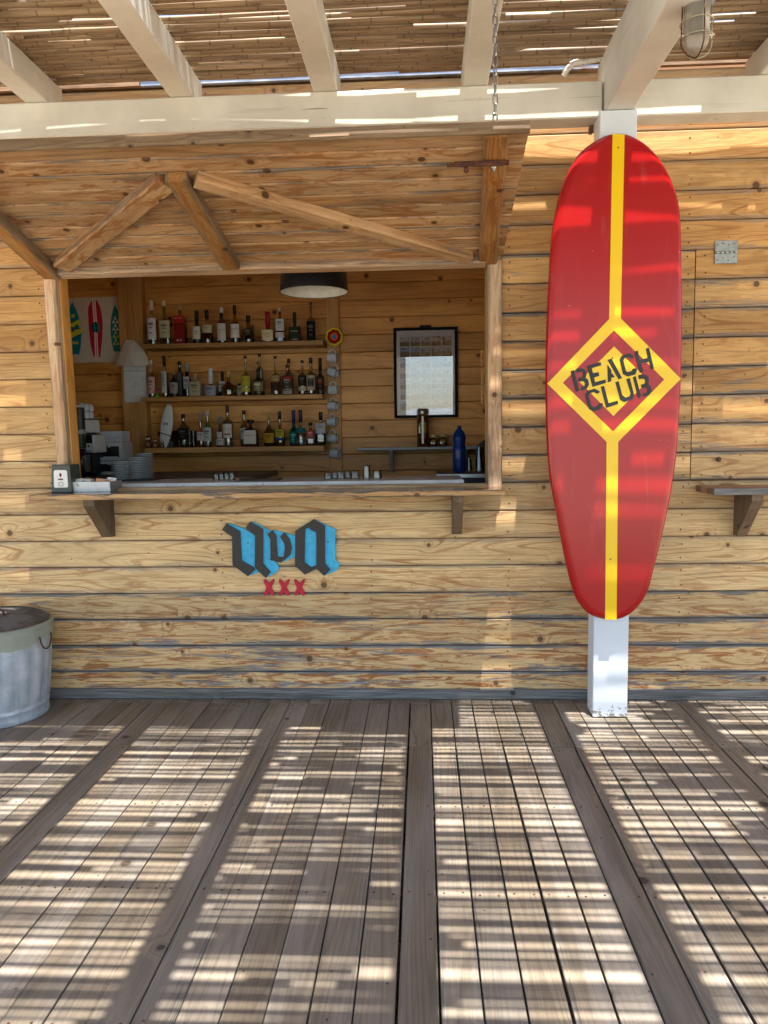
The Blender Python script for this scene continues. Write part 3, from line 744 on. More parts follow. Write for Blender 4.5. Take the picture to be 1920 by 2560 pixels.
for i, w_ in enumerate(('left', 'middle', 'right')):
    m = MB().prism([up(x+170*i-(3*i), y) for x, y in XP], -.014, .003)
    o = m.build('letter_x', SIGNP, None, None, lin('#b81c30'))
    tag(o, ('leftmost', 'middle', 'rightmost')[i]+' of three red wooden X letters below the gothic sign', 'letter', 'red X letters on the wall')

# ---------------------------------------------------------------- rubbish bin
c0 = atz(-24, 1782, 0); bc = Vector((c0.x+.055, c0.y-.02, 0)); rb, rt, hb = .262, .292, .512
binT = thing('rubbish_bin', 'galvanised metal rubbish bin with rusty lid and pale bin liner', 'bin', (bc.x, bc.y, 0))
prof = [(rb, .002), (rb+.004, .01), (rb+.003, .03), (rb+.001, .055), (rb+.006, .062), (rb+.006, .07), (rb+.001, .078)]
N_ = 160; rs = []
def ring(r, z, rib=0.):
    o_ = []
    for i in range(N_):
        a = 2*math.pi*i/N_; ph = (i % 8)
        k = rib*(1 if ph in (2, 3, 4) else .4 if ph in (1, 5) else 0)
        o_.append((bc.x+(r+k)*math.cos(a), bc.y+(r+k)*math.sin(a), z))
    return o_
for r_, z in prof: rs.append(ring(r_, z))
rs.append(ring(rb+.003, .09)); rs.append(ring(rb+.0035, .098, .006))
for t in (.25, .5, .75): rs.append(ring(rb+.003+(rt-rb)*t, .098+t*.29, .006))
rs.append(ring(rt-.004, .388, .006)); rs.append(ring(rt-.004, .396))
for r_, z in ((rt-.002, .45), (rt, .5), (rt+.002, hb-.012), (rt+.008, hb-.006), (rt+.006, hb), (rt-.004, hb-.002), (rt-.008, .4), (rb-.01, .01)): rs.append(ring(r_, z))
MB().rings(rs, True, True).build('body', GALV, binT)
rs = []
rg = random.Random(3); ph1, ph2 = 1.2, 2.6
for dz, dr in ((.0, .0), (.012, .006), (.006, .016), (-.03, .019), (-.06, .018), (-.085, .015)):
    ring_ = []
    for i in range(96):
        a = 2*math.pi*i/96; s = 1 if dz < -.02 else 0
        wob = (.012*math.sin(3*a+ph1)+.009*math.sin(7*a+ph2)+.004*math.sin(17*a))*(s if dz < -.05 else .3*s)
        rr_ = rt+dr+.003*math.sin(13*a)*s+.002*math.sin(31*a)
        ring_.append((bc.x+rr_*math.cos(a), bc.y+rr_*math.sin(a), hb+dz+wob))
    rs.append(ring_)
def liner():
    g = G('translucent_bin_liner'); n = g.noise(g.obj()[5], 14., 4., .6)
    b = g.n('ShaderNodeBsdfPrincipled'); b.inputs['Base Color'].default_value = lin('#c2c8bc'); b.inputs['Roughness'].default_value = .3
    g.l(g.bump(n, .5, .006), b.inputs['Normal']); tr = g.n('ShaderNodeBsdfTransparent'); tr.inputs[0].default_value = lin('#e0e0c8')
    mx = g.n('ShaderNodeMixShader'); mx.inputs[0].default_value = .42; g.l(tr.outputs[0], mx.inputs[1]); g.l(b.outputs[0], mx.inputs[2]); g.l(mx.outputs[0], g.out.inputs[0]); return g.m
MB().rings(rs, False, True).build('bin_liner', liner(), binT)
lidM = T(bc.x-.006, bc.y+.01, hb+.012) @ RY(rad(2.5)) @ RX(rad(3.))
def lidmat():
    g = G('grimy_lid'); v = g.obj()[5]; n = g.noise(v, 9., 5., .65); c = g.mix(g.ss(n, .38, .62), lin('#3b3c41'), lin('#62646a'))
    n2 = g.noise(v, 5., 4., .6); c = g.mix(g.mul(g.ss(n2, .62, .7), .6), c, lin('#5c4238')); return g.bsdf(c, .6, .3, g.bump(n, .4, .004))
lid = MB().lathe([(rt-.012, -.014), (rt-.004, -.012), (rt-.003, .004), (rt-.014, .009), (rt-.04, .014), (rt-.06, .013), (.17, .027), (.08, .036), (.0005, .04)], 56).build('lid', lidmat(), binT, lidM)
MB().tube([(-.07, 0, .036), (-.066, 0, .06), (-.04, 0, .074), (.04, 0, .074), (.066, 0, .06), (.07, 0, .036)], .006, 7).build('lid_handle', RUST, lid, lidM)
aa = rad(-4); hp3 = []
hc = Vector((bc.x+(rt+.004)*math.cos(aa), bc.y+(rt+.004)*math.sin(aa), .425)); tt = Vector((-math.sin(aa), math.cos(aa), 0)); nn_ = Vector((math.cos(aa), math.sin(aa), 0))
for k in range(9):
    a = math.pi+math.pi*k/8; hp3.append(hc+tt*(.055*math.cos(a))+Vector((0, 0, .085*math.sin(a)*(.9)))+nn_*(.012+.006*abs(math.sin(a)))+Vector((0, 0, .03)))
MB().tube(hp3, .004, 7).build('handle', RUST, binT)
MB().bbox(-.04, .04, -.004, .003, -.03, .03, .002).build('handle_plate', GALV, binT, T(*(hc+nn_*-.004+Vector((0, 0, .03)))) @ RZ(aa+math.pi/2))

# ---------------------------------------------------------------- cage lamp on the main rafter
lp = at(1740, 100, -1.2); lx, ly = 1.142, -1.2; lzb = at(1740, 146, -1.2).z
lx = at(1741, 100, -1.2).x
lamp = thing('cage_lamp', 'wire cage bulkhead lamp with frosted glass hanging beside the main rafter', 'lamp', (lx, ly, lzb))
MB().lathe([(.046, lzb+.018), (.042, lzb+.008)][::-1] + [], 20).v
gp = [(.0005, lzb+.022), (.018, lzb+.024), (.034, lzb+.034), (.044, lzb+.052), (.047, lzb+.075), (.047, lzb+.19)]
MB().lathe([(r_, z) for r_, z in gp], 28, T(lx, ly, 0), caps=False).build('glass_jar', (lambda: (lambda g: (g.bsdf(lin('#e6e0d0'), .35, 0., None, .5, Transmission_Weight=.75, IOR=1.12)))(G('frosted_glass')))(), lamp)
MB().lathe([(.0005, lzb+.082), (.017, lzb+.086), (.028, lzb+.1), (.031, lzb+.118), (.026, lzb+.138), (.017, lzb+.155), (.014, lzb+.18)], 22, T(lx, ly, 0), caps=False).build('bulb', CERAM, lamp, None, lin('#e9e2cc'))
MB().lathe([(.06, lzb+.19), (.062, lzb+.2), (.062, lzb+.25), (.05, lzb+.29), (.02, lzb+.3)], 28, T(lx, ly, 0)).build('base', GALV, lamp)
MB().box(lx-.06, lx+.012, ly-.012, ly+.012, lzb+.25, lzb+.275).build('arm', GALV, lamp)
CR = .0595
for k in range(4):
    a = math.pi/4*0 + k*math.pi/2 + rad(-82)
    P = [(lx+CR*.95*math.cos(a), ly+CR*.95*math.sin(a), lzb+.2)]
    for t in range(9):
        b_ = math.pi/2*t/8; P.append((lx+CR*math.cos(b_)*math.cos(a), ly+CR*math.cos(b_)*math.sin(a), lzb+.055-.055*math.sin(b_)*.98))
    MB().tube(P, .0027, 6).build('cage_bar', (RUST if k in (0, 3) else PAINT), lamp, None, lin('#a59c86'))
for z in (.07, .125):
    MB().tube([(lx+CR*math.cos(2*math.pi*i/24), ly+CR*math.sin(2*math.pi*i/24), lzb+z) for i in range(24)], .0024, 6, closed=True).build('cage_ring', PAINT, lamp, None, lin('#a59c86'))
# conduit
P = [at(1408, 192, -.13), at(1418, 172, -.14), at(1436, 157, -.15), at(1470, 152, -.16), at(1540, 141, -.17)]
cdt = thing('cable_conduit', 'white ribbed cable conduit bending over the beam beside the post', 'conduit', P[0])
MB().tube(cat([tuple(p) for p in P], 1), .0001, 3).v
Q = []
for i in range(len(P)-1):
    for j in range(5): Q.append(P[i].lerp(P[i+1], j/5))
Q.append(P[-1])
MB().tube(Q, [.0145+(.0018 if i % 3 == 0 else 0) for i in range(len(Q))], 9).build('pipe', PAINT, cdt, None, lin('#d9d6ce'))
for i in (8, 14): MB().tube([Q[i].lerp(Q[i+1], -.3), Q[i].lerp(Q[i+1], .6)], .019, 10).build('clip', PAINT, cdt, None, lin('#d0ccc2'))
# narrow things on the counter
zt_ = zc0
def n_at(px, py): return atz(px, py, zt_)
p = Vector((at(152, 1226, -.15).x, -.15, zt_)); W_ = .128; hN = .155
nh = thing('napkin_dispenser', 'dark smoked plastic napkin dispenser with white label at the counter end', 'napkin dispenser', (p.x, p.y, zt_))
q = [(-.052, -.05), (.052, -.05), (.052, .08), (-.052, .08)]; rs = []
for z, k in ((0, 1.), (.004, 1.04), (.012, 1.02), (hN-.006, .93), (hN, .9)):
    rs.append([(p.x+x*k*1.06, p.y+.06+(y)*k, zt_+z) for x, y in q])
MB().rings(rs, True, False).build('body', oc_mat('smoked_plastic', .18, vary=.05), nh, RZ(0), lin('#3d423c'))
lb = MB(); Yl = p.y+.06-.0512
lb.prism([(p.x+x, zt_+z) for x, z in ((-.04, .034), (-.034, .028), (.034, .028), (.04, .034), (.037, .118), (.03, .125), (-.03, .125), (-.037, .118))], Yl-.0035, Yl+.004)
lbl = lb.build('front_label', PAPER, nh, None, lin('#eceae6'))
MB().prism([(p.x, zt_+.112), (p.x+.008, zt_+.098), (p.x, zt_+.084), (p.x-.008, zt_+.098)], Yl-.0045, Yl-.003).build('emblem', PAPER, lbl, None, lin('#7a2c2a'))
MB().box(p.x-.014, p.x+.014, Yl-.0045, Yl-.003, zt_+.071, zt_+.078).build('emblem_bar', PAPER, lbl, None, lin('#4a2422'))
MB().tube([(p.x+.012*math.cos(i*math.pi/8), Yl-.0042, zt_+.048+.012*math.sin(i*math.pi/8)) for i in range(16)], .0012, 4, closed=True).build('seal', PAPER, lbl, None, lin('#55555a'))
p = n_at(224, 1230); tw = at(275, 1218, p.y).x-at(172, 1218, p.y).x
tray = thing('packet_tray', 'white box of sugar packets on the counter beside the napkin dispenser', 'tray', (p.x, p.y, zt_))
m = MB(); x0, x1, y0, y1 = p.x-tw/2, p.x+tw/2, p.y, p.y+.17; hT = .056
m.bbox(x0, x1, y0, y0+.005, zt_+.001, zt_+hT, .001).build('front', MARBLE, tray)
MB().box(x0, x0+.004, y0+.0055, y1, zt_+.001, zt_+hT).box(x1-.004, x1, y0+.0055, y1, zt_+.001, zt_+hT).box(x0+.0045, x1-.0045, y1-.004, y1, zt_+.001, zt_+hT).box(x0+.0045, x1-.0045, y0+.0055, y1-.0045, zt_+.001, zt_+.005).build('box', MATTE, tray, None, lin('#8a8884'))
rg = random.Random(5)
for i in range(14):
    ww, hh = rg.uniform(.03, .055), rg.uniform(.05, .062)
    xx = rg.uniform(x0+.035, x1-.035); yy = y0+.02+i*.0098
    col = rg.choice(('#e9e7e2', '#dedcd8', '#c9a888', '#d8b59a', '#e6e4de', '#b98c6c'))
    o = MB().bbox(-ww/2, ww/2, -.0012, .0012, 0, hh, .0005).build('sugar_packet', PAPER, None, T(xx, yy, zt_+.007+rg.uniform(0, .012)) @ RZ(rg.uniform(-.25, .25)) @ RY(rg.uniform(-.15, .15)), lin(col))
    brn = col in ('#c9a888', '#d8b59a', '#b98c6c')
    tag(o, ('brown' if brn else 'white')+' paper sugar packet standing in the white box on the counter', 'packet', ('brown' if brn else 'white')+' sugar packets in the box')

# ---------------------------------------------------------------- shelves and bottles
def c6(x, y): return 340+x/3.19, 680+y/3.19
YSH0, YSH1 = 2.13, 2.385
YBT = 2.235
ZS = []
for i, (xa, xb, y0, y1, nm) in enumerate(((50, 1490, 560, 595, 'top'), (38, 1486, 986, 1021, 'middle'), (64, 1496, 1395, 1436, 'lowest'))):
    xm = (xa+xb)/2
    A = at(*c6(xa, y0), YSH0); B = at(*c6(xb, y0), YSH0); zt2 = at(*c6(xm, y0), YSH0).z; zb2 = at(*c6(xm, y1), YSH0).z
    ZS.append(zt2)
    L_ = B.x-A.x
    o = board('bottle_shelf', L_, YSH1-YSH0, zt2-zb2, SHELFW, None, T((A.x+B.x)/2, (YSH0+YSH1)/2, (zt2+zb2)/2) @ RX(rad(-90)), (0, .1, .95), c=.002, back=True)
    tag(o, nm+' wooden bottle shelf on the rear wall of the bar', 'shelf', 'bottle shelves on the rear wall')
def bottle(row, cx_, w, top, lab, glass='#cfd6d0', liq=None, cap='#202020', capf=.10, labels=(), body=.55, sh=.72, neck=.3, sq=2., dy=0., caps=True, text=None, flat=1., txcol='#2a2622', opaque=False, capw=1.12, vert=False):
    base = (562, 984, 1392)[row]
    Y = YBT+dy; pb = at(*c6(cx_, base), Y); pt = at(*c6(cx_, top), Y)
    h = pt.z-ZS[row] ; d = (Y+4.3); r = (w/3.19)*d/FPX/2
    X = pb.x; Z = ZS[row]+.001
    t = thing('bottle', lab, 'bottle', (X, Y, Z), 'bottles on the bar shelves')
    M = T(X, Y, Z) @ RZ(rad(0))
    hg = h*(1-capf*.6); nr = r*neck
    prof = [(r*.8, 0, sq, flat), (r*.96, .004, sq, flat), (r, .012, sq, flat), (r, hg*body, sq, flat)]
    for k in range(1, 6):
        u = k/5; s_ = .5-.5*math.cos(math.pi*u)
        prof.append((r+(nr-r)*s_, hg*(body+(sh-body)*u), sq+(2.-sq)*u, flat+(1-flat)*u))
    prof += [(nr*.96, hg*.88), (nr, hg*.985), (nr*1.06, hg*.99), (nr*1.06, hg)]
    n = 28 if sq == 2. else 40
    MB().lathe(prof, n).build('glass', PLAST if opaque else GLASS, t, M, lin(glass))
    if liq:
        lv, lc = liq; lp_ = []
        for q_ in prof:
            if q_[1] <= hg*lv: lp_.append((q_[0]*.93, q_[1]+.004)+tuple(q_[2:]))
        lr = lp_[-1]
        if hg*lv > lr[1]+.004: lp_.append((lr[0], hg*lv)+tuple(lr[2:]))
        MB().lathe(lp_, n).build('liquid', LIQ, t, M, lin(lc))
    if caps:
        MB().lathe([(nr*capw, hg*.995-h*capf*.5), (nr*capw, h-.002), (nr*capw*.9, h)], 18).build('cap', PLAST, t, M, lin(cap))
    for (l0, l1, col, wf) in labels:
        Z0, Z1 = h*l0, h*l1; K = 11; amax = rad(75)*wf
        V = []
        for zz in (Z0, Z1):
            for i in range(K):
                a = -math.pi/2-amax+2*amax*i/(K-1); c, s_ = math.cos(a), math.sin(a)
                k = 1. if sq == 2. else 1./((abs(c)**sq+abs(s_)**sq)**(1/sq))
                V.append(((r+.0012)*k*c, ((r)*k*s_)*flat-.0016, zz))
        mm = MB(); mm.v = V
        for i in range(K-1): mm.quad((i, i+1, K+i+1, K+i), True)
        lo = mm.build('paper_label', PAPER, t, M, lin(col))
        if not text and l1-l0 > .18 and wf > .5:
            cc = lin(col); dk = tuple(v*.35 for v in cc[:3]) if sum(cc[:3]) > .5 else tuple(min(1, v*3+.08) for v in cc[:3])
            for fz_, fw_, fh_ in ((.72, .5, .07), (.55, .36, .035), (.3, .3, .03)):
                zz = Z0+(Z1-Z0)*fz_; hh = (Z1-Z0)*fh_
                MB().box(-r*fw_, r*fw_, -r*flat-.0036, -r*flat-.0022, zz-hh, zz+hh).build('print', PAPER, lo, M, dk)
        if text and text[0] == (l0, l1):
            sz = text[2]
            for j, tx in enumerate(text[1].split('\n')):
                add('lettering', textmesh(tx, sz), PAPER, lo, M @ T(0, -r*flat-.0035, Z0+(Z1-Z0)*.62-j*sz*1.1) @ RX(rad(90)) @ RZ(rad(90) if vert else 0), lin(txcol))
    return t
A_ = 'top'; 
bottle(0, 136, 80, 228, 'tall clear bottle with long white label, leftmost on the top shelf', labels=[(.12, .6, '#d8d4d6', .8)], cap='#d9d2c4', capf=.2, body=.62, sh=.74, neck=.36)
bottle(0, 235, 85, 232, 'clear flask bottle with pale green label, second on the top shelf', glass='#c9d2b4', labels=[(.16, .55, '#b9b795', .9)], cap='#d8d0c0', capf=.1, body=.52, sh=.68, neck=.34, sq=3., flat=.6)
bottle(0, 360, 88, 268, 'square bottle with slanted red label on the top shelf', glass='#d8b890', liq=(.42, '#7a1512'), labels=[(.03, .52, '#7d1414', .62), (.54, .72, '#a61c1c', .62), (.07, .13, '#d6ccb8', .3)], cap='#b89a62', body=.68, sh=.82, neck=.3, sq=7., text=((.54, .72), 'RED LABEL', .014), txcol='#e5dccb')
bottle(0, 490, 75, 310, 'black bottle with cream label, fourth on the top shelf', glass='#15110f', labels=[(.14, .52, '#cfc8ba', .75)], cap='#15110f', capf=.3, body=.56, sh=.72, neck=.38, text=((.14, .52), 'Canadian\nClub', .016), opaque=True)
bottle(0, 572, 88, 305, 'round shouldered bottle with arched pale label and black cap on the top shelf', glass='#d9c3a0', liq=(.35, '#5c2418'), labels=[(.32, .55, '#b3ad96', .9)], cap='#171514', capf=.22, body=.48, sh=.66, neck=.32, text=((.32, .55), 'BUFFALO', .012))
bottle(0, 688, 75, 284, 'green bottle with tall white label and white cap on the top shelf', glass='#2f6a2c', liq=(.5, '#20400f'), labels=[(.08, .55, '#c9cac2', .9)], cap='#cfd0cc', capf=.13, body=.6, sh=.76, neck=.4, text=((.08, .55), 'LAPHROAIG\n10', .013))
bottle(0, 795, 75, 265, 'amber bottle with torn white label and dark capsule on the top shelf', glass='#c98a70', liq=(.62, '#7c2a17'), labels=[(.14, .5, '#d8d2cc', .9)], cap='#22201f', capf=.2, body=.55, sh=.7, neck=.34, text=((.14, .5), 'TALISKER', .013))
bottle(0, 900, 88, 347, 'squat olive brown bottle with black stopper on the top shelf', glass='#a9935a', liq=(.55, '#4d3a12'), labels=[(.25, .5, '#3a301c', .9)], cap='#191614', capf=.22, body=.5, sh=.68, neck=.36)
bottle(0, 1055, 92, 318, 'squarish bottle dipped in red wax with cream label on the top shelf', glass='#d9bf95', liq=(.3, '#8a4a18'), labels=[(.06, .4, '#d8cda6', .85)], cap='#8f1320', capf=.46, body=.42, sh=.56, neck=.32, sq=4., text=((.06, .4), "Maker's\nMark", .019), capw=1.3)
bottle(0, 1153, 72, 283, 'amber bottle with arched white label and gold cap on the top shelf', glass='#b86a30', liq=(.7, '#6e2b0e'), labels=[(.32, .66, '#c9c7c4', .8), (.12, .28, '#c4c1bc', .8)], cap='#b8aa88', body=.62, sh=.8, neck=.3, sq=4.)
bottle(0, 1270, 90, 322, 'broad shouldered bottle with dark green label on the top shelf', glass='#3a2416', labels=[(.1, .5, '#1d3524', .9)], cap='#20201f', capf=.3, body=.5, sh=.62, neck=.3, sq=4., opaque=True, text=((.1, .5), 'JIM BEAM', .015), txcol='#c9bf90')
bottle(0, 1400, 70, 243, 'tall slim bottle with black label and white brush strokes, rightmost on the top shelf', glass='#d4c8b0', labels=[(.02, .52, '#14161a', .95)], cap='#33302e', capf=.07, body=.55, sh=.7, neck=.3)
# middle shelf
bottle(1, 130, 65, 705, 'pink labelled clear bottle, leftmost on the middle shelf', glass='#e0d4c8', labels=[(.1, .55, '#c2a094', .9)], cap='#cfcac2', body=.55, sh=.75, neck=.3, liq=(.1, '#8a3020'))
bottle(1, 235, 62, 670, 'tall clear bottle with silver label and black stopper on the middle shelf', labels=[(.1, .62, '#b6b8b4', .55)], text=((.1, .62), 'IMPERIA', .03), vert=True, cap='#1c1716', capf=.22, body=.66, sh=.74, neck=.38)
bottle(1, 308, 75, 800, 'small black apothecary bottle with grey label on the middle shelf', glass='#14110f', labels=[(.14, .58, '#8e8a88', .85)], cap='#b08a58', capf=.08, body=.66, sh=.78, neck=.34, opaque=True, dy=-.02)
bottle(1, 357, 58, 712, 'dark slim cylindrical bottle behind the apothecary bottle', glass='#3b3f42', labels=[(.02, .7, '#4a4d50', .5)], cap='#121212', capf=.1, body=.72, sh=.8, neck=.4, dy=.07)
bottle(1, 413, 70, 730, 'blue glass bottle with white diamond label on the middle shelf', glass='#3d4f9a', liq=(.4, '#1c2660'), labels=[(.25, .6, '#a9aeb6', .55)], cap='#8d949a', capf=.2, body=.58, sh=.72, neck=.4, dy=.04)
bottle(1, 478, 96, 805, 'square cream stoneware bottle with diagonal label and cork stopper', glass='#8d8a78', labels=[(.04, .62, '#9a957c', .75)], cap='#a57f5c', capf=.2, body=.64, sh=.76, neck=.34, sq=6., opaque=True, dy=-.02)
bottle(1, 600, 100, 768, 'clear conical bottle with silver cap and white pattern on the middle shelf', glass='#d9c9b4', labels=[(.02, .38, '#8f93a6', .85)], cap='#c9cdd0', capf=.5, body=.2, sh=.56, neck=.36, capw=1.05)
bottle(1, 694, 72, 795, 'black bottle with round white label half hidden by the round bottle', glass='#141516', labels=[(.2, .6, '#b5b5ac', .6)], cap='#141414', capf=.2, body=.6, sh=.72, neck=.3, opaque=True, dy=.07)
bottle(1, 742, 120, 795, 'round bellied bottle of yellow liquor with a cork knob', glass='#c9b860', liq=(.5, '#a08418'), cap='#c09048', capf=.16, body=.42, sh=.66, neck=.24, capw=1.4, dy=-.02)
bottle(1, 828, 60, 890, 'small dark bottle with cream oval label peeking out on the middle shelf', glass='#2a2418', labels=[(.1, .8, '#a9a48e', .7)], body=.7, sh=.85, neck=.4, opaque=True, dy=.07)
bottle(1, 880, 82, 670, 'tall clear bottle with yellow green label on the middle shelf', glass='#d5d6c4', labels=[(.22, .5, '#a8a032', .85), (.1, .2, '#aaa64a', .8)], cap='#2b2420', capf=.06, body=.5, sh=.62, neck=.22, text=((.22, .5), 'PLANTATION', .010), capw=1.5)
bottle(1, 980, 92, 770, 'squat dark green bottle with beige portrait label on the middle shelf', glass='#16210f', labels=[(.16, .5, '#76745c', .85)], cap='#15140f', capf=.1, body=.52, sh=.74, neck=.3, opaque=True, dy=-.02)
bottle(1, 993, 58, 652, 'tall clear bottle standing behind the squat dark green one', labels=[(.3, .62, '#b5b8b4', .5)], cap='#1f1c1a', capf=.06, body=.62, sh=.76, neck=.34, dy=.08)
bottle(1, 1118, 80, 672, 'tall clear bottle with brown label on the middle shelf', glass='#d9cdb8', labels=[(.12, .32, '#3a2420', .85), (.36, .5, '#a08a60', .8)], cap='#2b2420', capf=.06, body=.5, sh=.62, neck=.22, text=((.36, .5), 'PLANTATION', .010), capw=1.5)
bottle(1, 1213, 92, 740, 'bottle with red and gold picture label in front of a taller one', glass='#c9b090', liq=(.4, '#5a2412'), labels=[(.12, .78*.8, '#3c3a30', .8), (.44, .6, '#8f2a22', .6), (.02, .2, '#9a9890', .7)], cap='#4a2a20', body=.6, sh=.74, neck=.28, dy=-.03)
bottle(1, 1224, 70, 693, 'clear bottle with dark red cap behind the picture label bottle', cap='#4a1a16', capf=.12, body=.6, sh=.76, neck=.32, dy=.07)
bottle(1, 1330, 66, 703, 'brown bottle with black and cream bands on the middle shelf', glass='#c9b8a0', liq=(.45, '#2a1a10'), labels=[(.12, .24, '#b0a890', .9), (.26, .55, '#1f1a16', .9)], cap='#231d1a', capf=.08, body=.56, sh=.72, neck=.3)
bottle(1, 1400, 70, 683, 'bottle with black oval on cream label, second from right on the middle shelf', glass='#cfc2ae', labels=[(.12, .52, '#a89c84', .9), (.22, .44, '#23262a', .6)], cap='#1d1f20', capf=.14, body=.56, sh=.72, neck=.36, liq=(.14, '#5a2a14'))
bottle(1, 1474, 62, 687, 'black bottle with red and gold label, rightmost on the middle shelf', glass='#1a1414', labels=[(.12, .5, '#2a1a18', .9), (.3, .38, '#7a2020', .7)], cap='#121214', capf=.3, body=.52, sh=.7, neck=.4, opaque=True)
# lowest shelf
bottle(2, 385, 96, 1133, 'large clear bottle with black label, first on the lowest shelf', labels=[(.22, .58, '#1b1a18', .9)], cap='#151515', capf=.1, body=.6, sh=.8, neck=.3, liq=(.1, '#8a7a20'))
bottle(2, 520, 60, 1120, 'slim rose amber bottle with white label and red tipped capsule', glass='#d9b8a0', liq=(.34, '#a8613a'), labels=[(.2, .44, '#c2bfba', .9)], cap='#7a8a80', capf=.24, body=.42, sh=.62, neck=.34)
bottle(2, 577, 70, 1108, 'clear bottle with white label and green band on the lowest shelf', glass='#cfdccf', labels=[(.16, .54, '#b4bab4', .9), (.56, .6, '#2c6a3c', .9)], cap='#c5ccd0', capf=.12, body=.56, sh=.72, neck=.36)
bottle(2, 675, 70, 1155, 'dark red round bellied bottle with white seal label', glass='#3a120c', labels=[(.06, .28, '#bdbdb8', .8), (.3, .5, '#b4b4b0', .5)], cap='#7a837c', capf=.2, body=.4, sh=.66, neck=.32, opaque=True)
bottle(2, 738, 78, 1063, 'tall straight clear bottle with white and red label on the lowest shelf', glass='#d8e0e4', labels=[(.22, .55, '#c9cac8', .85), (.28, .32, '#a02830', .5)], cap='#3a302a', capf=.16, body=.68, sh=.74, neck=.32, text=((.22, .55), 'MOSKOVSKAYA', .010), txcol='#8a2020')
bottle(2, 868, 70, 1103, 'clear bottle standing behind the square dark amber one', labels=[(.2, .5, '#b8bab4', .6)], cap='#1c1a18', capf=.1, body=.55, sh=.75, neck=.34, dy=.08)
bottle(2, 920, 104, 1178, 'square dark amber bottle with big cream label and flat black cap', glass='#2a100a', labels=[(.1, .6, '#c8c6b8', .62)], cap='#15100e', capf=.12, body=.66, sh=.76, neck=.26, sq=8., opaque=True, dy=-.03, text=((.1, .6), 'DISARONNO', .013), capw=2.1)
bottle(2, 1065, 88, 1117, 'sloping shouldered bottle with yellow label on the lowest shelf', glass='#b8b088', liq=(.44, '#5a1a10'), labels=[(.1, .38, '#b08a24', .9)], cap='#a89c5c', capf=.22, body=.4, sh=.72, neck=.3)
bottle(2, 1152, 80, 1112, 'pale bottle with yellow and blue label on the lowest shelf', glass='#cfc8a0', liq=(.36, '#a89a40'), labels=[(.26, .48, '#a89a30', .85), (.16, .24, '#2f4468', .9)], cap='#1d2422', capf=.2, body=.46, sh=.6, neck=.3)
bottle(2, 1262, 72, 1103, 'dark green bottle with teal slash label and purple capsule', glass='#0e2420', labels=[(.08, .4, '#1a6a60', .8)], cap='#2a2458', capf=.34, body=.46, sh=.68, neck=.36, opaque=True, dy=.05)
bottle(2, 1318, 84, 1100, 'clear bottle with teal band label and navy capsule on the lowest shelf', glass='#cfe0e0', labels=[(.36, .5, '#17605f', .9)], cap='#1c2448', capf=.32, body=.5, sh=.62, neck=.32, dy=-.02)
bottle(2, 1395, 72, 1200, 'short square bottle with pink label and black knob cap', glass='#b8a8a0', labels=[(.3, .66, '#8a5048', .85)], cap='#141214', capf=.12, body=.66, sh=.76, neck=.26, sq=4., capw=1.6, dy=-.03)
bottle(2, 1478, 82, 1117, 'bottle of green liquor with silver label and eye, rightmost on the lowest shelf', glass='#c9d4d0', liq=(.42, '#14700f'), labels=[(.36, .66, '#a9b0b0', .7)], cap='#16181a', capf=.22, body=.6, sh=.72, neck=.34, sq=4., text=((.36, .66), 'NV', .03))

# ---------------------------------------------------------------- other things on the bottle shelves
def nth(k): k += 1; return '%d%s' % (k, 'th' if 10 <= k % 100 <= 20 else {1: 'st', 2: 'nd', 3: 'rd'}.get(k % 10, 'th'))
def shelf_x(cx_, row, Y): return at(*c6(cx_, (562, 984, 1392)[row]), Y).x
S6 = 6.53/3.19/FPX                                   # one crop unit in metres at the shelves
fx = shelf_x(170, 1, 2.2); fz = ZS[1]+.001
fl = thing('flower_figure', 'little pink flower toy with green base on the middle shelf', 'toy', (fx, 2.19, fz))
MB().lathe([(.024, 0), (.027, .006), (.02, .016), (.006, .02), (.004, .045)], 14, T(fx, 2.19, fz)).build('green_base', PLAST, fl, None, lin('#4aa82c'))
m = MB()
for i in range(7):
    a = i*.9; m.lathe([(.0005, 0), (.01, .012), (.008, .024), (.0005, .03)], 8, T(fx, 2.19, fz+.04) @ RZ(a) @ RX(rad(50)) @ Matrix.Scale(.5, 4, (0, 1, 0)))
m.build('petals', PLAST, fl, None, lin('#c2466e'))
# small surfboard shaped cushion
ca, cb_ = at(*c6(268, 1036), 2.27), at(*c6(220, 1375), 2.2)
L_ = (Vector(ca)-Vector(cb_)).length; ang = math.atan2(ca.x-cb_.x, ca.z-cb_.z)
rs = []
Mc = T(cb_.x, 2.2, ZS[2]+.004) @ RX(rad(-9)) @ RY(ang)
for k in range(15):
    t = k/14; w = .052*(max(0.001, math.sin(math.pi*min(1, max(0, .06+.9*t))))**.5)*(1.05-.15*abs(t-.55)); th_ = .018*(max(.001, math.sin(math.pi*(.03+.94*t))))**.5
    rs.append([(w*math.cos(2*math.pi*i/20), th_*math.sin(2*math.pi*i/20)*(1 if math.sin(2*math.pi*i/20) < 0 else .5), t*L_) for i in range(20)])
cu = MB().rings(rs, True, True)
cush = thing('surfboard_cushion', 'small white cloth surfboard leaning on the lowest shelf', 'cushion', tuple(Mc.translation))
cu.build('body', CLOTH, cush, Mc, lin('#d5dad8'))
MB().tube([(-.06*math.cos(a), -.022*math.sin(a)-.002, L_*.3+.012*math.cos(a)) for a in [math.pi*i/10 for i in range(11)]], .0035, 6).build('strap', CLOTH, cush, Mc, lin('#1c1c20'))
def minilogo(parts, M, s, parent, mat, col):
    m = MB()
    for pl in parts: m.prism([((x-800)*s, -(y-480)*s) for x, y in pl], -.0008, .0004)
    return m.build('lettering', mat, parent, M, lin(col))
minilogo(UK+VK+AK, Mc @ T(-.004, -.0195, L_*.54), .000042, cush, PAPER, '#202022')
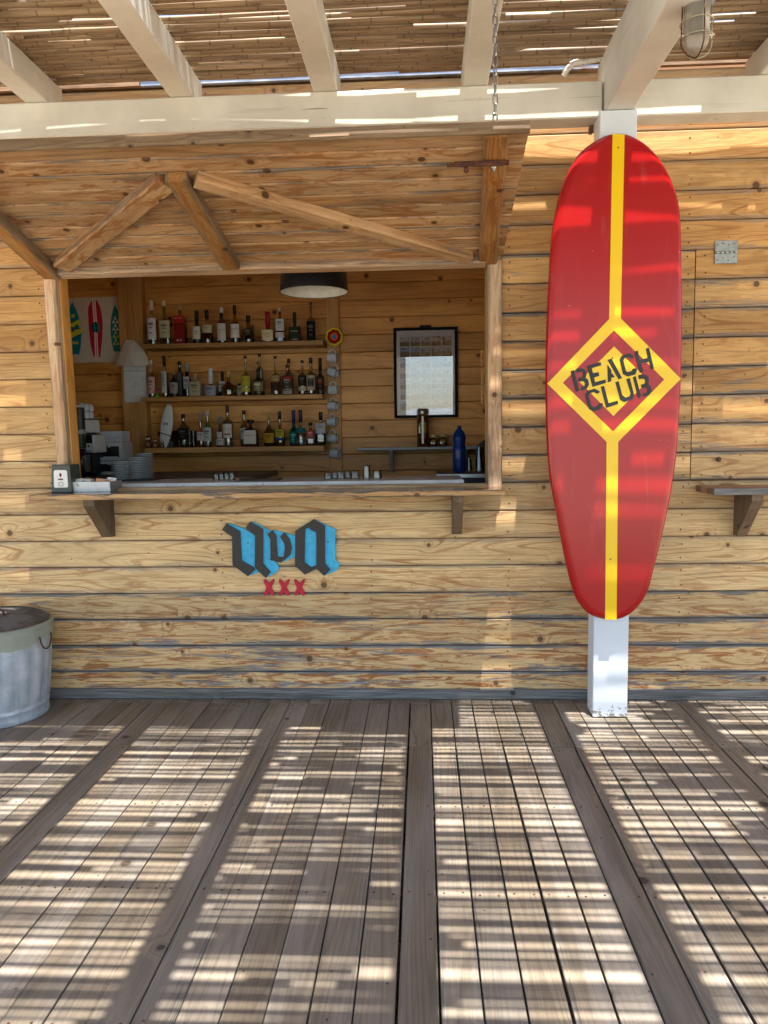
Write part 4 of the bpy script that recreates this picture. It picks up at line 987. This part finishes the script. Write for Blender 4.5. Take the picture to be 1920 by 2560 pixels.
# three wooden figurines
for i, (cx_, hh, wd_, q_) in enumerate(((100, 97, 60, 'tallest'), (156, 74, 48, 'middle sized'), (208, 58, 38, 'smallest'))):
    x = shelf_x(cx_, 2, 2.17); h = hh*S6; w = wd_*S6/2
    f = thing('wooden_figurine', q_+' of three carved wooden bird figurines on the lowest shelf', 'figurine', (x, 2.17, ZS[2]+.001), 'carved figurines')
    M = T(x, 2.17, ZS[2]+.001)
    MB().lathe([(w*.8, 0, 2, .4), (w, h*.12, 2, .4), (w*1.02, h*.35, 2, .4), (w*.7, h*.56, 2, .4), (w*.92, h*.68, 2, .4), (w*.9, h*.85, 2, .4), (w*.5, h*.97, 2, .4), (.001, h, 2, .4)], 18).build('body', MATTE, f, M, lin('#5b3626'))
    for s in (-1, 1): MB().lathe([(w*.36, 0), (w*.36, .002), (w*.2, .003)], 10, T(s*w*.36, -w*.34, h*.76) @ RX(rad(90))).build('eye', MATTE, f, M, lin('#cbb39a'))
    m = MB()
    for k in range(5):
        a = rad(90+72*k); m.prism([(.0, h*.3), (w*.5*math.cos(a-.3), h*.3+w*.5*math.sin(a-.3)), (w*.72*math.cos(a), h*.3+w*.72*math.sin(a)), (w*.5*math.cos(a+.3), h*.3+w*.5*math.sin(a+.3))], -w*.44, -w*.36)
    m.build('carved_flower', MATTE, f, M, lin('#cbb39a'))
# clear plastic box behind the bottles
a, b = shelf_x(262, 2, 2.31), shelf_x(485, 2, 2.31)
tag(MB().bbox(a, b, 2.29, 2.36, ZS[2]+.001, ZS[2]+.145*6.6/6.53*.66*1.5, .003).build('plastic_box', GLASS, None, None, lin('#b9bcc6')), 'clear plastic box behind the bottles at the left of the lowest shelf', 'box')
# enamel mugs
def mugmesh():
    m = MB().lathe([(.036, 0), (.039, .003), (.039, .076), (.0405, .079), (.0395, .081), (.0365, .079), (.0355, .01), (.002, .008)], 26, caps=True); return m.mesh('body')
MUG = mugmesh(); RIMM = MB().tube([(.0395*math.cos(2*math.pi*i/26), .0395*math.sin(2*math.pi*i/26), .0795) for i in range(26)], .0018, 6, closed=True).mesh('rim')
HANM = MB().tube([(.038, 0, .068), (.056, 0, .066), (.066, 0, .052), (.066, 0, .03), (.056, 0, .016), (.038, 0, .014)], .0042, 7).mesh('handle')
MUGS = ((1563, 685, 2, 0), (1570, 803, 24, 18), (1571, 940, -2, 3), (1570, 1068, 3, 14), (1563, 1195, 1, 8), (1567, 1325, 0, 6), (1585, 1450, 12, 14))
for i, (cx_, cy_, tilt, yaw) in enumerate(MUGS):
    p = at(*c6(cx_, cy_), YB-.085)
    lab = ('uppermost', 'second from top and tilted', 'third from top', 'fourth from top', 'fifth from top', 'sixth from top', 'lowest')[i]+' white enamel mug hanging on the wooden rail'
    t = thing('enamel_mug', lab, 'mug', (p.x, YB-.085, p.z), 'enamel mugs on the rail')
    # mug lies on its side: axis along +x, handle up
    M = T(p.x, YB-.085, p.z) @ RZ(rad(-yaw)) @ RY(rad(tilt)) @ RY(rad(90)) @ T(0, 0, -.04) @ RZ(rad(180))
    add('body', MUG, CERAM, t, M, lin('#c3ccd4')); add('handle', HANM, CERAM, t, M, lin('#d4d8da')); add('rim', RIMM, CERAM, t, M, lin('#20242c'))
    MB().tube([(p.x, YB-.002, p.z+.066), (p.x, YB-.09, p.z+.062), (p.x, YB-.095, p.z+.07)], .002, 5).build('hook', METAL, t, None, lin('#777777'))
# woven yarn mandala
p = at(*c6(1580, 516), YB-.06)
man = thing('yarn_mandala', 'octagonal woven yarn mandala in yellow, red and blue hanging above the mugs', 'ornament', (p.x, YB-.06, p.z))
def octo(r0, r1, y, col, nm='yarn_ring'):
    m = MB()
    for k in range(8):
        a0, a1 = rad(45*k+9), rad(45*k+54)
        pl = [(p.x+r0*math.cos(a0), p.z+r0*math.sin(a0)), (p.x+r1*math.cos(a0), p.z+r1*math.sin(a0)), (p.x+r1*math.cos(a1), p.z+r1*math.sin(a1)), (p.x+r0*math.cos(a1), p.z+r0*math.sin(a1))]
        m.prism(pl, y-.003, y+.003)
    m.build(nm, CLOTH, man, None, lin(col))
octo(.062, .078, YB-.06, '#d8c81c'); octo(.057, .062, YB-.06, '#2c3a1e'); octo(.034, .057, YB-.061, '#a3121e'); octo(.02, .034, YB-.062, '#d86a18'); octo(.001, .02, YB-.063, '#2a7fae')
for k in range(4):
    a = rad(45*k+9); MB().tube([(p.x+.09*math.cos(a), YB-.058, p.z+.09*math.sin(a)), (p.x-.09*math.cos(a), YB-.058, p.z-.09*math.sin(a))], .002, 6).build('stick', SHELFW, man)
# ---------------------------------------------------------------- framed photos
Yp = YB-.03
tl, br = at(983, 820, Yp), at(1145, 1043, Yp); fw = .024
pc = Vector(((tl.x+br.x)/2, Yp, br.z)); Wp, Hp = br.x-tl.x, tl.z-br.z
MP = T(pc.x, Yp+.012, pc.z) @ RX(rad(.15))
pic = thing('framed_photos', 'black framed sheet of small photographs behind glass on the rear wall', 'picture', tuple(pc))
m = MB().box(-Wp/2, Wp/2, -.012, .008, 0, fw).box(-Wp/2, Wp/2, -.012, .008, Hp-fw, Hp).box(-Wp/2, -Wp/2+fw, -.012, .008, fw, Hp-fw).box(Wp/2-fw, Wp/2, -.012, .008, fw, Hp-fw)
m.build('frame', MATTE, pic, MP, lin('#101215'))
MB().box(-Wp/2+fw, Wp/2-fw, .002, .006, fw, Hp-fw).build('mount', PAPER, pic, MP, lin('#cfcdcb'))
def c7(x, y): return 780+x/3.19, 680+y/3.19
sc7 = Wp/515.
PM = None
for r_ in range(7):
    for c_i in range(5):
        x0 = (697+c_i*84.5-903)*sc7; x1 = x0+78*sc7; z1 = Hp-(513+r_*85-443)*sc7*Hp/(720*sc7); z0 = z1-77*sc7*Hp/(720*sc7)
        if PM is None: PM = MB().box(-(x1-x0)/2, (x1-x0)/2, -.0012, .0004, -(z1-z0)/2, (z1-z0)/2).mesh('photo')
        add('photo', PM, PHOTO, pic, MP @ T((x0+x1)/2, .001, (z0+z1)/2))
MB().box(-Wp/2+fw, Wp/2-fw, -.0045, -.0035, fw, Hp-fw).build('glass_pane', PANE, pic, MP)
MB().bbox(-.048, .048, -.016, -.002, Hp+.001, Hp+.018, .002).build('clip', METAL, pic, MP, lin('#2a2a2c'))
# ---------------------------------------------------------------- pendant lamp
p0, p1 = at(701, 732, .8), at(870, 732, .8); pr = (p1.x-p0.x)/2; px_ = (p0.x+p1.x)/2; pz = p0.z
pend = thing('pendant_lamp', 'black drum pendant lamp with white inside hanging in the bar window', 'lamp', (px_, .8, pz))
MB().lathe([(pr, pz), (pr*.93, pz+.24), (pr*.5, pz+.262), (.02, pz+.268)], 48, T(px_, .8, 0), caps=False).build('shade', oc_mat('black_shade', .5, vary=.05), pend, None, lin('#1a1a1c'))
MB().lathe([(pr-.003, pz+.0005), (pr*.93-.004, pz+.236), (.02, pz+.24)], 48, T(px_, .8, 0), caps=False).build('shade_lining', MATTE, pend, None, lin('#dcd8cc'))
MB().tube([(pr*math.cos(2*math.pi*i/48)+px_, .8+pr*math.sin(2*math.pi*i/48), pz) for i in range(48)], .0025, 5, closed=True).build('rim', PAINT, pend, None, lin('#1a1a1c'))
MB().tube([(px_, .8, pz+.26), (px_, .8, 3.5)], .004, 6).build('cable', PLAST, pend, None, lin('#151515'))
# ---------------------------------------------------------------- poster
Yq = YB-.008
def pp(x, y): p = at(160+x/7.213, 730+y/7.213, Yq); return (p.x, p.z)
pq = [pp(-60, 118), pp(1030, 80), pp(1040, 1262), pp(-60, 1280)]
post_ = thing('surf_poster', 'pale poster of three coloured surfboards on the rear wall at the left', 'poster', (pq[3][0]+.2, Yq, pq[3][1]))
MB().prism(pq, Yq-.001, Yq+.001).build('sheet', PAPER, post_, None, lin('#c9c2b6'))
def print_(pts, col, lv, nm='print'): return MB().prism([pp(*q) for q in pts], Yq-.001-.0006*lv, Yq-.0005).build(nm, PAPER, post_, None, lin(col))
print_([(148,170),(215,300),(275,470),(318,740),(300,1000),(272,1138),(205,1120),(140,1140),(105,850),(78,500),(82,340)], '#0f7d8c', 1, 'printed_surfboard')
print_([(88,590),(278,495),(318,740),(103,845)], '#c9cf2e', 2)
print_([(165+32*math.cos(a*.5236), 432+32*math.sin(a*.5236)) for a in range(12)], '#d8cf3a', 2)
s_ = (pp(290, 0)[0]-pp(95, 0)[0])/1285
c__ = pp(190, 655); minilogo(UB and [UB, VB, AB], T(c__[0], Yq-.0028, c__[1]) @ RY(rad(-20)), s_, post_, PAPER, '#4a9aa0')
minilogo(UK+VK+AK, T(c__[0], Yq-.0036, c__[1]) @ RY(rad(-20)), s_, post_, PAPER, '#142a38')
for i in range(3): print_([(150+40*i+(x-605)*.29, 890+(y-822)*.29) for x, y in XP], '#c9cf2e', 2)
print_([(540,128),(600,160),(655,280),(690,480),(700,650),(690,830),(655,1172),(535,1172),(480,950),(450,650),(432,350),(440,270),(490,165)], '#b81e3c', 1, 'printed_surfboard')
print_([(507,135),(530,131),(560,540),(572,740),(588,1172),(563,1172),(548,740),(536,540)], '#e6ddd6', 2); print_([(543,130),(566,138),(598,540),(606,740),(622,1172),(600,1172),(583,740),(574,540)], '#e6ddd6', 2)
def ap(q): return [(508+(x-957)*.29, 535+(y-165)*.33) for x, y in q]
print_(ap(AB), '#158a8a', 3)
for q in AK: print_(ap(q), '#15202c', 4)
print_([(912,222),(970,340),(1010,480),(1038,640),(1035,850),(1008,1072),(898,1072),(860,900),(838,700),(840,560),(868,380)], '#0f7d84', 1, 'printed_surfboard')
for i in range(4):
    for tri in ([(922,435),(895,497),(952,497)], [(868,563),(897,500),(925,563)], [(932,563),(960,500),(990,563)]):
        print_([(x+5*i, y+131*i) for x, y in tri], '#ddd8cc' if i < 2 else '#c9c23a', 2)
# ---------------------------------------------------------------- drawing and folded cloth on the interior post
Yd = YB-.112
def dp(x, y, Y=None): p = at(160+x/7.213, 730+y/7.213, Yd if Y is None else Y); return (p.x, p.z)
q4 = [dp(1068, 1250), dp(1470, 1250), dp(1520, 1985), dp(1098, 1990)]
drw = thing('paper_drawing', 'pencil drawing on white paper pinned to the interior post', 'drawing', (q4[3][0], Yd, q4[3][1]))
MB().prism(q4, Yd-.001, Yd+.0005).build('sheet', PAPER, drw, None, lin('#d2d6d6'))
def stroke(pts, w=3.):
    m = MB(); P = [Vector((dp(*q)[0], Yd-.0014, dp(*q)[1])) for q in pts]; m.tube(P, w*.00022, 4); return m
for j in range(11): stroke([(1100+j*33, 1340), (1128+j*32, 1395)]).build('pencil_line', PAPER, drw, None, lin('#5c5e62'))
for yy in (1415, 1430): stroke([(1080, yy), (1480, yy-3)], 4).build('pencil_line', PAPER, drw, None, lin('#44464a'))
rg = random.Random(11)
for j in range(16):
    x, y = rg.uniform(1120, 1440), rg.uniform(1500, 1760); pts = []
    for k in range(9): pts.append((x, y)); x = min(1470, max(1105, x+rg.uniform(-45, 45))); y = min(1900, y+rg.uniform(-30, 42))
    stroke(pts, 2.2).build('pencil_line', PAPER, drw, None, lin('#8b8f94'))
stroke([(1110, 1792), (1480, 1790)], 2).build('pencil_line', PAPER, drw, None, lin('#8b8f94'))
pts = [(1115,865,.03),(1262,865,.035),(1350,955,.03),(1440,1060,.025),(1510,1190,.02),(1542,1320,.015),(1300,1330,.075),(1080,1332,.08),(932,1338,.03),(985,1180,.04),(1040,1030,.045)]
V = [at(160+x/7.213, 730+y/7.213, Yd-d) for x, y, d in pts]; ctr = at(160+1200/7.213, 730+1060/7.213, Yd-.075)
rid = at(160+1205/7.213, 730+1200/7.213, Yd-.09)
m = MB(); m.v = [tuple(v) for v in V]+[tuple(ctr), tuple(rid)]
n = len(V)
fan = [(0,1,n),(1,2,n),(2,3,n),(3,n+1,n),(3,4,n+1),(4,5,n+1),(5,6,n+1),(6,7,n+1),(7,8,n+1),(8,9,n+1),(9,n,n+1),(9,10,n),(10,0,n)]
for f_ in fan: m.quad(f_, False)
me = m.mesh('folded_cloth'); bmx = bmesh.new(); bmx.from_mesh(me); bmesh.ops.subdivide_edges(bmx, edges=bmx.edges, cuts=2, use_grid_fill=True, smooth=.4)
bmesh.ops.solidify(bmx, geom=bmx.faces, thickness=.003); bmx.to_mesh(me); bmx.free()
tag(add('folded_cloth', me, CLOTH, None, None, lin('#cbc6ba')), 'folded cream paper hood hanging over the drawing on the interior post', 'cloth')
# ---------------------------------------------------------------- grey wall shelf with jars
Yg = 2.15
g0, g1 = at(892, 1119, Yg), at(1218, 1117, Yg); gt, gb = at(1000, 1118.5, Yg).z, at(1000, 1124.5, Yg).z
gsh = thing('metal_shelf', 'grey metal shelf with bracket below the framed photos', 'shelf', (g0.x, Yg+.1, gb))
MB().bbox(g0.x, 1.1, Yg, YB-.002, gb, gt, .001).build('board', PAINT, gsh, None, lin('#9aa0a4'))
for xx in (977, 1163):
    a = at(xx, 1130, Yg+.03); bt = at(xx, 1181, YB-.02).z
    m = MB(); poly = [(YB-.003, gb), (Yg+.03, gb), (Yg+.03, gb-.012), (YB-.022, bt), (YB-.003, bt)]
    w = .014; nn2 = len(poly); m.v = [(a.x-w, y, z) for y, z in poly]+[(a.x+w, y, z) for y, z in poly]
    m.quad(range(nn2)); m.quad(reversed(range(nn2, 2*nn2)))
    for i in range(nn2): j = (i+1) % nn2; m.quad((j, i, nn2+i, nn2+j))
    m.build('bracket', PAINT, gsh, None, lin('#8f969a'))
def jar(px0, px1, pyt, lab, liqc, lidc, lid_f, swing=False, labc='#8a7a3a'):
    Y = 2.27; a, b = at(px0, 1114, Y), at(px1, 1114, Y); r = (b.x-a.x)/2; x = (a.x+b.x)/2; h = at(px0, pyt, Y).z-gt
    t = thing('glass_jar', lab, 'jar', (x, Y, gt+.001), 'jars on the grey metal shelf'); M = T(x, Y, gt+.001)
    hg = h*(1-lid_f)
    MB().lathe([(r*.92, 0, 5), (r, .006, 5), (r, hg*.9, 5), (r*.8, hg, 2)], 32).build('glass', GLASS, t, M, lin('#d8cdb8'))
    MB().lathe([(r*.86, .004, 5), (r*.93, .01, 5), (r*.93, hg*.86, 5)], 32).build('contents', LIQ, t, M, lin(liqc))
    MB().lathe([(r*.86, hg-.004), (r*.88, hg), (r*.88, h-.003), (r*.82, h)], 24).build('lid', METAL if swing else PAINT, t, M, lin(lidc))
    MB().box(-r*.5, r*.5, -r-.0025, -r-.001, hg*.4, hg*.72).build('paper_label', PAPER, t, M, lin(labc))
    if swing:
        m = MB()
        for s in (-1, 1): m.tube([(s*r*.95, 0, hg*.84), (s*r*.98, -r*.2, h*.97), (s*r*.6, -r*.9, hg*.98)], .002, 5)
        m.tube([(r*1.0*math.cos(2*math.pi*i/20), r*1.0*math.sin(2*math.pi*i/20), hg*.9) for i in range(20)], .002, 5, closed=True)
        m.build('wire_clasp', METAL, t, M, lin('#9a9a98')); MB().box(-r*.22, r*.1, -r-.004, -r-.0026, hg*.1, hg*.92).build('spoon', METAL, t, M, lin('#77746c'))
jar(1043, 1073, 1022, 'tall clip top jar of amber infusion on the grey shelf', '#a2480f', '#8f8f8c', .13, True)
jar(1074, 1094, 1087, 'left one of two small amber jars on the grey shelf', '#8a4a12', '#b8a878', .22)
jar(1097, 1118, 1085, 'right one of two small amber jars on the grey shelf', '#8a4a12', '#b8a878', .22)
# ---------------------------------------------------------------- steel drip station at the right
Yt = .85; t0 = at(1090, 1185, Yt); tz = at(1150, 1185, Yt).z; tz1 = at(1150, 1195, Yt).z
st = thing('steel_station', 'stainless steel undercounter unit with black perforated top at the right', 'bar unit', (.5, 1.05, .16))
MB().bbox(t0.x, .98, Yt, Yt+.46, tz1, tz, .002).build('top_frame', METAL, st, None, lin('#b9c0c4'))
MB().box(t0.x+.012, .97, Yt+.012, Yt+.45, tz+.0005, tz+.004).build('grate', PLAST, st, None, lin('#141416'))
MB().box(t0.x+.01, .97, Yt+.02, Yt+.45, .165, tz1-.001).build('cabinet', PLAST, st, None, lin('#1b2632'))
Yw = 1.02; w0, w1 = at(1132, 1183, Yw), at(1165, 1183, Yw); r = (w1.x-w0.x)/2; x = (w0.x+w1.x)/2; h = at(1148, 1064, Yw).z-tz-.005
wb = thing('water_bottle', 'blue plastic water bottle standing on the steel unit', 'bottle', (x, Yw, tz+.005))
prf = [(r*.75, 0), (r*.95, .006), (r, .02), (r*.97, h*.12), (r, h*.2), (r, h*.38), (r*.96, h*.45), (r, h*.5), (r*.96, h*.56), (r*.86, h*.6), (r*.95, h*.66), (r, h*.73), (r*.92, h*.81), (r*.6, h*.89), (r*.3, h*.93), (r*.26, h*.96)]
MB().lathe(prf, 28).build('body', (lambda g: g.bsdf(lin('#1c3f8f'), .12, 0., None, .5, Transmission_Weight=.55, IOR=1.2))(G('blue_plastic')), wb, T(x, Yw, tz+.005))
MB().lathe([(r*.3, h*.945), (r*.3, h*.998), (r*.26, h)], 18).build('cap', PLAST, wb, T(x, Yw, tz+.005), lin('#12204a'))
MB().lathe([(r*1.012, h*.3), (r*1.012, h*.47)], 28, caps=False).build('wrapper', PLAST, wb, T(x, Yw, tz+.005), lin('#14245c'))
for i, (pa, pb_, pt_, nct, lab) in enumerate(((1188, 1212, 1117, 14, 'tall stack of clear plastic cups on the steel unit'), (1166, 1180, 1145, 7, 'short stack of clear plastic cups beside the blue water bottle'))):
    Yk = 1.06; a, b = at(pa, 1180, Yk), at(pb_, 1180, Yk); r = (b.x-a.x)/2; x = (a.x+b.x)/2; h = at(pa, pt_, Yk).z-tz
    hc_ = min(h*.6, .1); step = (h-hc_)/(nct-1)
    for k in range(nct):
        z = tz+.005+k*step
        o = MB().lathe([(r, 0), (r*.98, .004), (r*.72, hc_-.004), (r*.70, hc_)], 18, caps=False).build('plastic_cup', TUMBLER, None, T(x, Yk, z), lin('#e4e8ea'))
        tag(o, nth(k)+' clear plastic cup from the bottom of the '+('tall stack' if i == 0 else 'short stack')+' on the steel unit', 'cup', 'plastic cups in the '+('tall' if i == 0 else 'short')+' stack')
a = at(1202, 1110, 1.3)
tag(MB().prism([(a.x-.03, tz+.006), (1.0, tz+.006), (1.0, a.z+.07), (a.x+.02, a.z+.03), (a.x-.03, a.z-.01)], 1.22, 1.28).build('till', PLAST, None, None, lin('#121214')), 'black slanted till screen half hidden behind the right window post', 'till')
# wooden tags on the right jamb
for i, (ya, yb_) in enumerate(((875, 918), (920, 962), (964, 1010))):
    a, b = at(1217, ya, .3), at(1217, yb_, .3)
    tag(MB().bbox(.345, .353, .235, .30, b.z, a.z-.002, .003).build('wooden_tag', SHELFW), ('upper', 'middle', 'lower')[i]+' wooden tag on the inner right window jamb', 'tag', 'wooden tags')
# ---------------------------------------------------------------- glasses on the marble
def glassT(pxc, wpx, pyt, lab, steel=False, Y=.4, cat_='glass'):
    a, b = at(pxc-wpx/2, 1195, Y), at(pxc+wpx/2, 1195, Y); r = (b.x-a.x)/2; x = (a.x+b.x)/2; h = at(pxc, pyt, Y).z-zs0
    t = thing('tumbler' if steel else 'drinking_glass', lab, cat_, (x, Y, zs0+.001), 'upturned glasses on the marble'); M = T(x, Y, zs0+.001)
    MB().lathe([(r, 0), (r, .003), (r*.86, h-.006), (r*.8, h), (.001, h)], 24, caps=False).build('bowl', METAL if steel else TUMBLER, t, M, lin('#77766f' if steel else '#e2e6e6'))
    MB().tube([(r*math.cos(2*math.pi*i/24), r*math.sin(2*math.pi*i/24), .002) for i in range(24)], .0015, 5, closed=True).build('rim', METAL if steel else TUMBLER, t, M, lin('#8a8c8a'))
for i, (x_, w_, t_) in enumerate(((821, 22, 1181), (838, 20, 1179), (853, 22, 1178), (870, 20, 1177), (888, 24, 1176))):
    glassT(x_, w_, t_, ('first', 'second', 'third', 'fourth', 'fifth')[i]+' from left of the upturned clear glasses at the middle of the marble', Y=.36+.05*(i % 2))
glassT(917, 19, 1164, 'tall steel tumbler upturned on the marble worktop', True, .36, 'tumbler'); glassT(943, 24, 1176, 'short wide steel tumbler upturned on the marble worktop', True, .36, 'tumbler')
for i in range(4):
    glassT(541+i*13, 15, 1184-i, ('first', 'second', 'third', 'fourth')[i]+' from left of the small upturned glasses left of the marble middle', Y=.38)
tag(MB().bbox(at(600, 1200, .3).x, at(700, 1200, .3).x, .26, .42, zs0+.001, zs0+.010, .002).build('rubber_bar_mat', PLAST, None, None, lin('#1a1a1c')), 'black rubber bar mat lying on the marble worktop', 'mat')
# ---------------------------------------------------------------- saucers
def saucer_mesh(r):
    return MB().lathe([(r*.45, 0), (r*.5, .001), (r*.6, .003), (r, .0085), (r*1.0, .0100), (r*.6, .0052), (r*.4, .0035), (.001, .003)], 28).mesh('saucer')
SA = saucer_mesh(.0605)
tr0 = at(330, 1197, .46)
tag(MB().bbox(at(302, 1200, .46).x, at(388, 1200, .46).x, .38, .66, zs0+.001, zs0+.009, .002).build('serving_tray', PLAST, None, None, lin('#26282a')), 'dark tray under the stacks of saucers on the marble', 'tray')
for nm, pxc, Y, n_, wq in (('front left', 302, .40, 11, 'left'), ('middle', 345, .44, 13, 'middle'), ('rear right', 362, .58, 15, 'right')):
    c_x = at(pxc, 1190, Y).x
    for k in range(n_):
        o = add('saucer', SA, CERAM, None, T(c_x+random.uniform(-.0025, .0025), Y+random.uniform(-.002, .002), zs0+.010+k*.0106), lin('#98a5aa'))
        tag(o, nth(k)+' white saucer from the bottom of the '+wq+' stack on the marble worktop', 'saucer', 'saucers in the '+wq+' stack')
# ---------------------------------------------------------------- boxes and coffee corner
def r1(x, y): return 160+x/9.217, 1000+y/9.217
wz = at(*r1(800, 1722), 1.35).z
tag(MB().bbox(-3.6, -1.15, .75, 1.75, wz-.04, wz, .003).build('back_worktop', PAINT, None, None, lin('#4a4440')), 'dark back worktop carrying the coffee things and boxes', 'worktop')
def gbox(xa, xb, ya, yb_, Y, dep, lab, window=True, col='#a9b0b8'):
    a, b = at(*r1(xa, yb_), Y), at(*r1(xb, ya), Y)
    t = thing('carton', lab, 'box', ((a.x+b.x)/2, Y, a.z), 'grey cartons on the back worktop')
    MB().bbox(a.x, b.x, Y, Y+dep, a.z+.0005, b.z-.0005, .0015).build('carton_body', PAPER, t, None, lin(col))
    if window:
        W2, H2 = b.x-a.x, b.z-a.z; pts = [(.15, .14), (.28, .22), (.8, .22), (.86, .14), (.86, .78), (.56, .78), (.52, .72), (.47, .72), (.43, .78), (.15, .78)]
        MB().prism([(a.x+u*W2, a.z+v*H2) for u, v in pts], Y-.0016, Y+.0005).build('carton_window', PLAST, t, None, lin('#0f1012'))
    else:
        MB().box(a.x+.001, b.x-.001, Y-.001, Y+.0005, a.z+(b.z-a.z)*.36, a.z+(b.z-a.z)*.38).build('lid_seam', PAPER, t, None, lin('#6a7078'))
gbox(758, 1345, 1400, 1720, 1.35, .2, 'lower carton with cut out window, behind the saucers'); gbox(756, 1342, 972, 1398, 1.35, .2, 'upper carton with cut out window, on the stack behind the saucers')
gbox(832, 1325, 712, 970, 1.37, .16, 'plain closed carton on top of the stack behind the saucers', False)
gbox(480, 742, 1216, 1398, 1.42, .18, 'upper carton of the stack beside the coffee machine', True, '#8b9299'); gbox(480, 752, 1400, 1650, 1.42, .18, 'lower carton of the stack beside the coffee machine', True, '#8b9299')
Yc = 1.12
def cbox(m, xa, xb, ya, yb_, y0, dep): a, b = at(*r1(xa, yb_), y0), at(*r1(xb, ya), y0); m.bbox(a.x, b.x, y0, y0+dep, a.z, b.z, .002); return m
cm = thing('coffee_machine', 'steel and white espresso machine in the left corner of the bar', 'coffee machine', (at(*r1(500, 1200), Yc).x, Yc, wz))
cbox(MB(), 150, 478, 450, 752, Yc, .25).build('upper_panel', PAINT, cm, None, lin('#d3d9da')); cbox(MB(), 150, 660, 1000, 1215, Yc-.01, .28).build('drip_box', PAINT, cm, None, lin('#b9c2c8'))
cbox(MB(), 490, 672, 810, 998, Yc, .2).build('group_head', PLAST, cm, None, lin('#191b1d')); cbox(MB(), 150, 488, 755, 998, Yc+.02, .2).build('black_front', PLAST, cm, None, lin('#202224'))
cbox(MB(), 662, 678, 810, 1215, Yc-.012, .2).build('side_trim', PAINT, cm, None, lin('#c9d0d0')); cbox(MB(), 150, 630, 1168, 1192, Yc-.013, .01).build('slot', PLAST, cm, None, lin('#101112'))
cbox(MB(), 150, 660, 1217, 1722, Yc+.1, .15).build('lower_body', PLAST, cm, None, lin('#1c1e20')); cbox(MB(), 150, 560, 418, 448, Yc, .3).build('cup_tray', METAL, cm, None, lin('#8f9498'))
a = at(*r1(570, 1062), Yc-.012); MB().box(a.x-.006, a.x+.006, Yc-.014, Yc-.008, a.z-.006, a.z+.006).build('button', PLAST, cm, None, lin('#101112'))
gr = thing('card_reader', 'small grey payment terminal in front of the coffee machine', 'terminal', tuple(at(*r1(390, 1660), .98)))
cbox(MB(), 150, 492, 1266, 1665, .98, .08).build('housing', PLAST, gr, None, lin('#4b5054')); cbox(MB(), 150, 450, 1298, 1340, .976, .01).build('keys', PLAST, gr, None, lin('#cfd6d6')); cbox(MB(), 150, 440, 1360, 1440, .976, .01).build('screen', PLAST, gr, None, lin('#a9c8b4'))
a, b = at(*r1(180, 1120), .95), at(*r1(385, 170), .95); tr2 = (b.x-a.x)/2
tin = thing('dark_canister', 'tall dark green canister behind the left window jamb', 'canister', (a.x+tr2, .98, a.z))
MB().lathe([(tr2*.96, a.z), (tr2, a.z+.004), (tr2, b.z-.012), (tr2*.97, b.z-.004), (tr2*.9, b.z)], 26, T(a.x+tr2, 1.0, 0)).build('body', PAINT, tin, None, lin('#2b3129'))
MB().lathe([(tr2*1.02, b.z+.001), (tr2*1.02, b.z+.014), (tr2*.9, b.z+.018)], 26, T(a.x+tr2, 1.0, 0)).build('lid', PAINT, tin, None, lin('#a9b0b2'))
MB().lathe([(tr2*1.006, a.z+.1), (tr2*1.006, a.z+.13)], 26, T(a.x+tr2, 1.0, 0), caps=False).build('band', PAPER, tin, None, lin('#9aa09a'))
MB().lathe([(tr2*.9, wz), (tr2*.9, a.z-.002)], 20, T(a.x+tr2, 1.0, 0)).build('stand', PLAST, tin, None, lin('#202224'))
# espresso cups on the machine
rc = .026
CUPM = MB().lathe([(rc, 0), (rc, .003), (rc*.93, .03), (rc*.6, .05), (rc*.5, .052), (.001, .052)], 20, caps=False).mesh('cup')
top0 = at(*r1(470, 418), Yc).z+.001
k = 0
for lv in range(2):
    for i, (xx, Yi) in enumerate(((410, 1.14), (515, 1.17), (610, 1.24))):
        pX = at(*r1(xx, 300), Yi).x
        o = add('espresso_cup', CUPM, CERAM, None, T(pX, Yi, top0+lv*.053), lin('#b9c2c8')); k += 1
        tag(o, ('left', 'middle', 'right')[i]+' upturned espresso cup in the '+('lower', 'upper')[lv]+' row on the coffee machine', 'cup', 'espresso cups on the coffee machine')
# a few wisps of straw on the deck
for i, (x_, y_, a_) in enumerate(((482, 1756, .3), (620, 1752, 1.2), (1850, 1742, .1), (560, 1772, -.2))):
    p = atz(x_, y_, .003); P = [(p.x+math.cos(a_)*(t-.5)*.16+.02*math.sin(t*5+i), p.y+math.sin(a_)*(t-.5)*.05+.01*math.cos(t*4+i), .003+.004*math.sin(t*3.1)) for t in [k/8 for k in range(9)]]
    tag(MB().tube(P, .0013, 5).build('straw_wisp', REED), ('curled straw wisp on the deck below the left bracket', 'straw wisp lying against the wall below the gothic sign', 'straw wisp on the deck at the far right by the wall', 'straight straw wisp a little out from the wall on the left')[i], 'straw', 'straw wisps on the deck')
sc = scene.cycles
sc.max_bounces = 8; sc.diffuse_bounces = 4; sc.glossy_bounces = 4; sc.transmission_bounces = 6; sc.transparent_max_bounces = 16
sc.caustics_reflective = False; sc.caustics_refractive = False
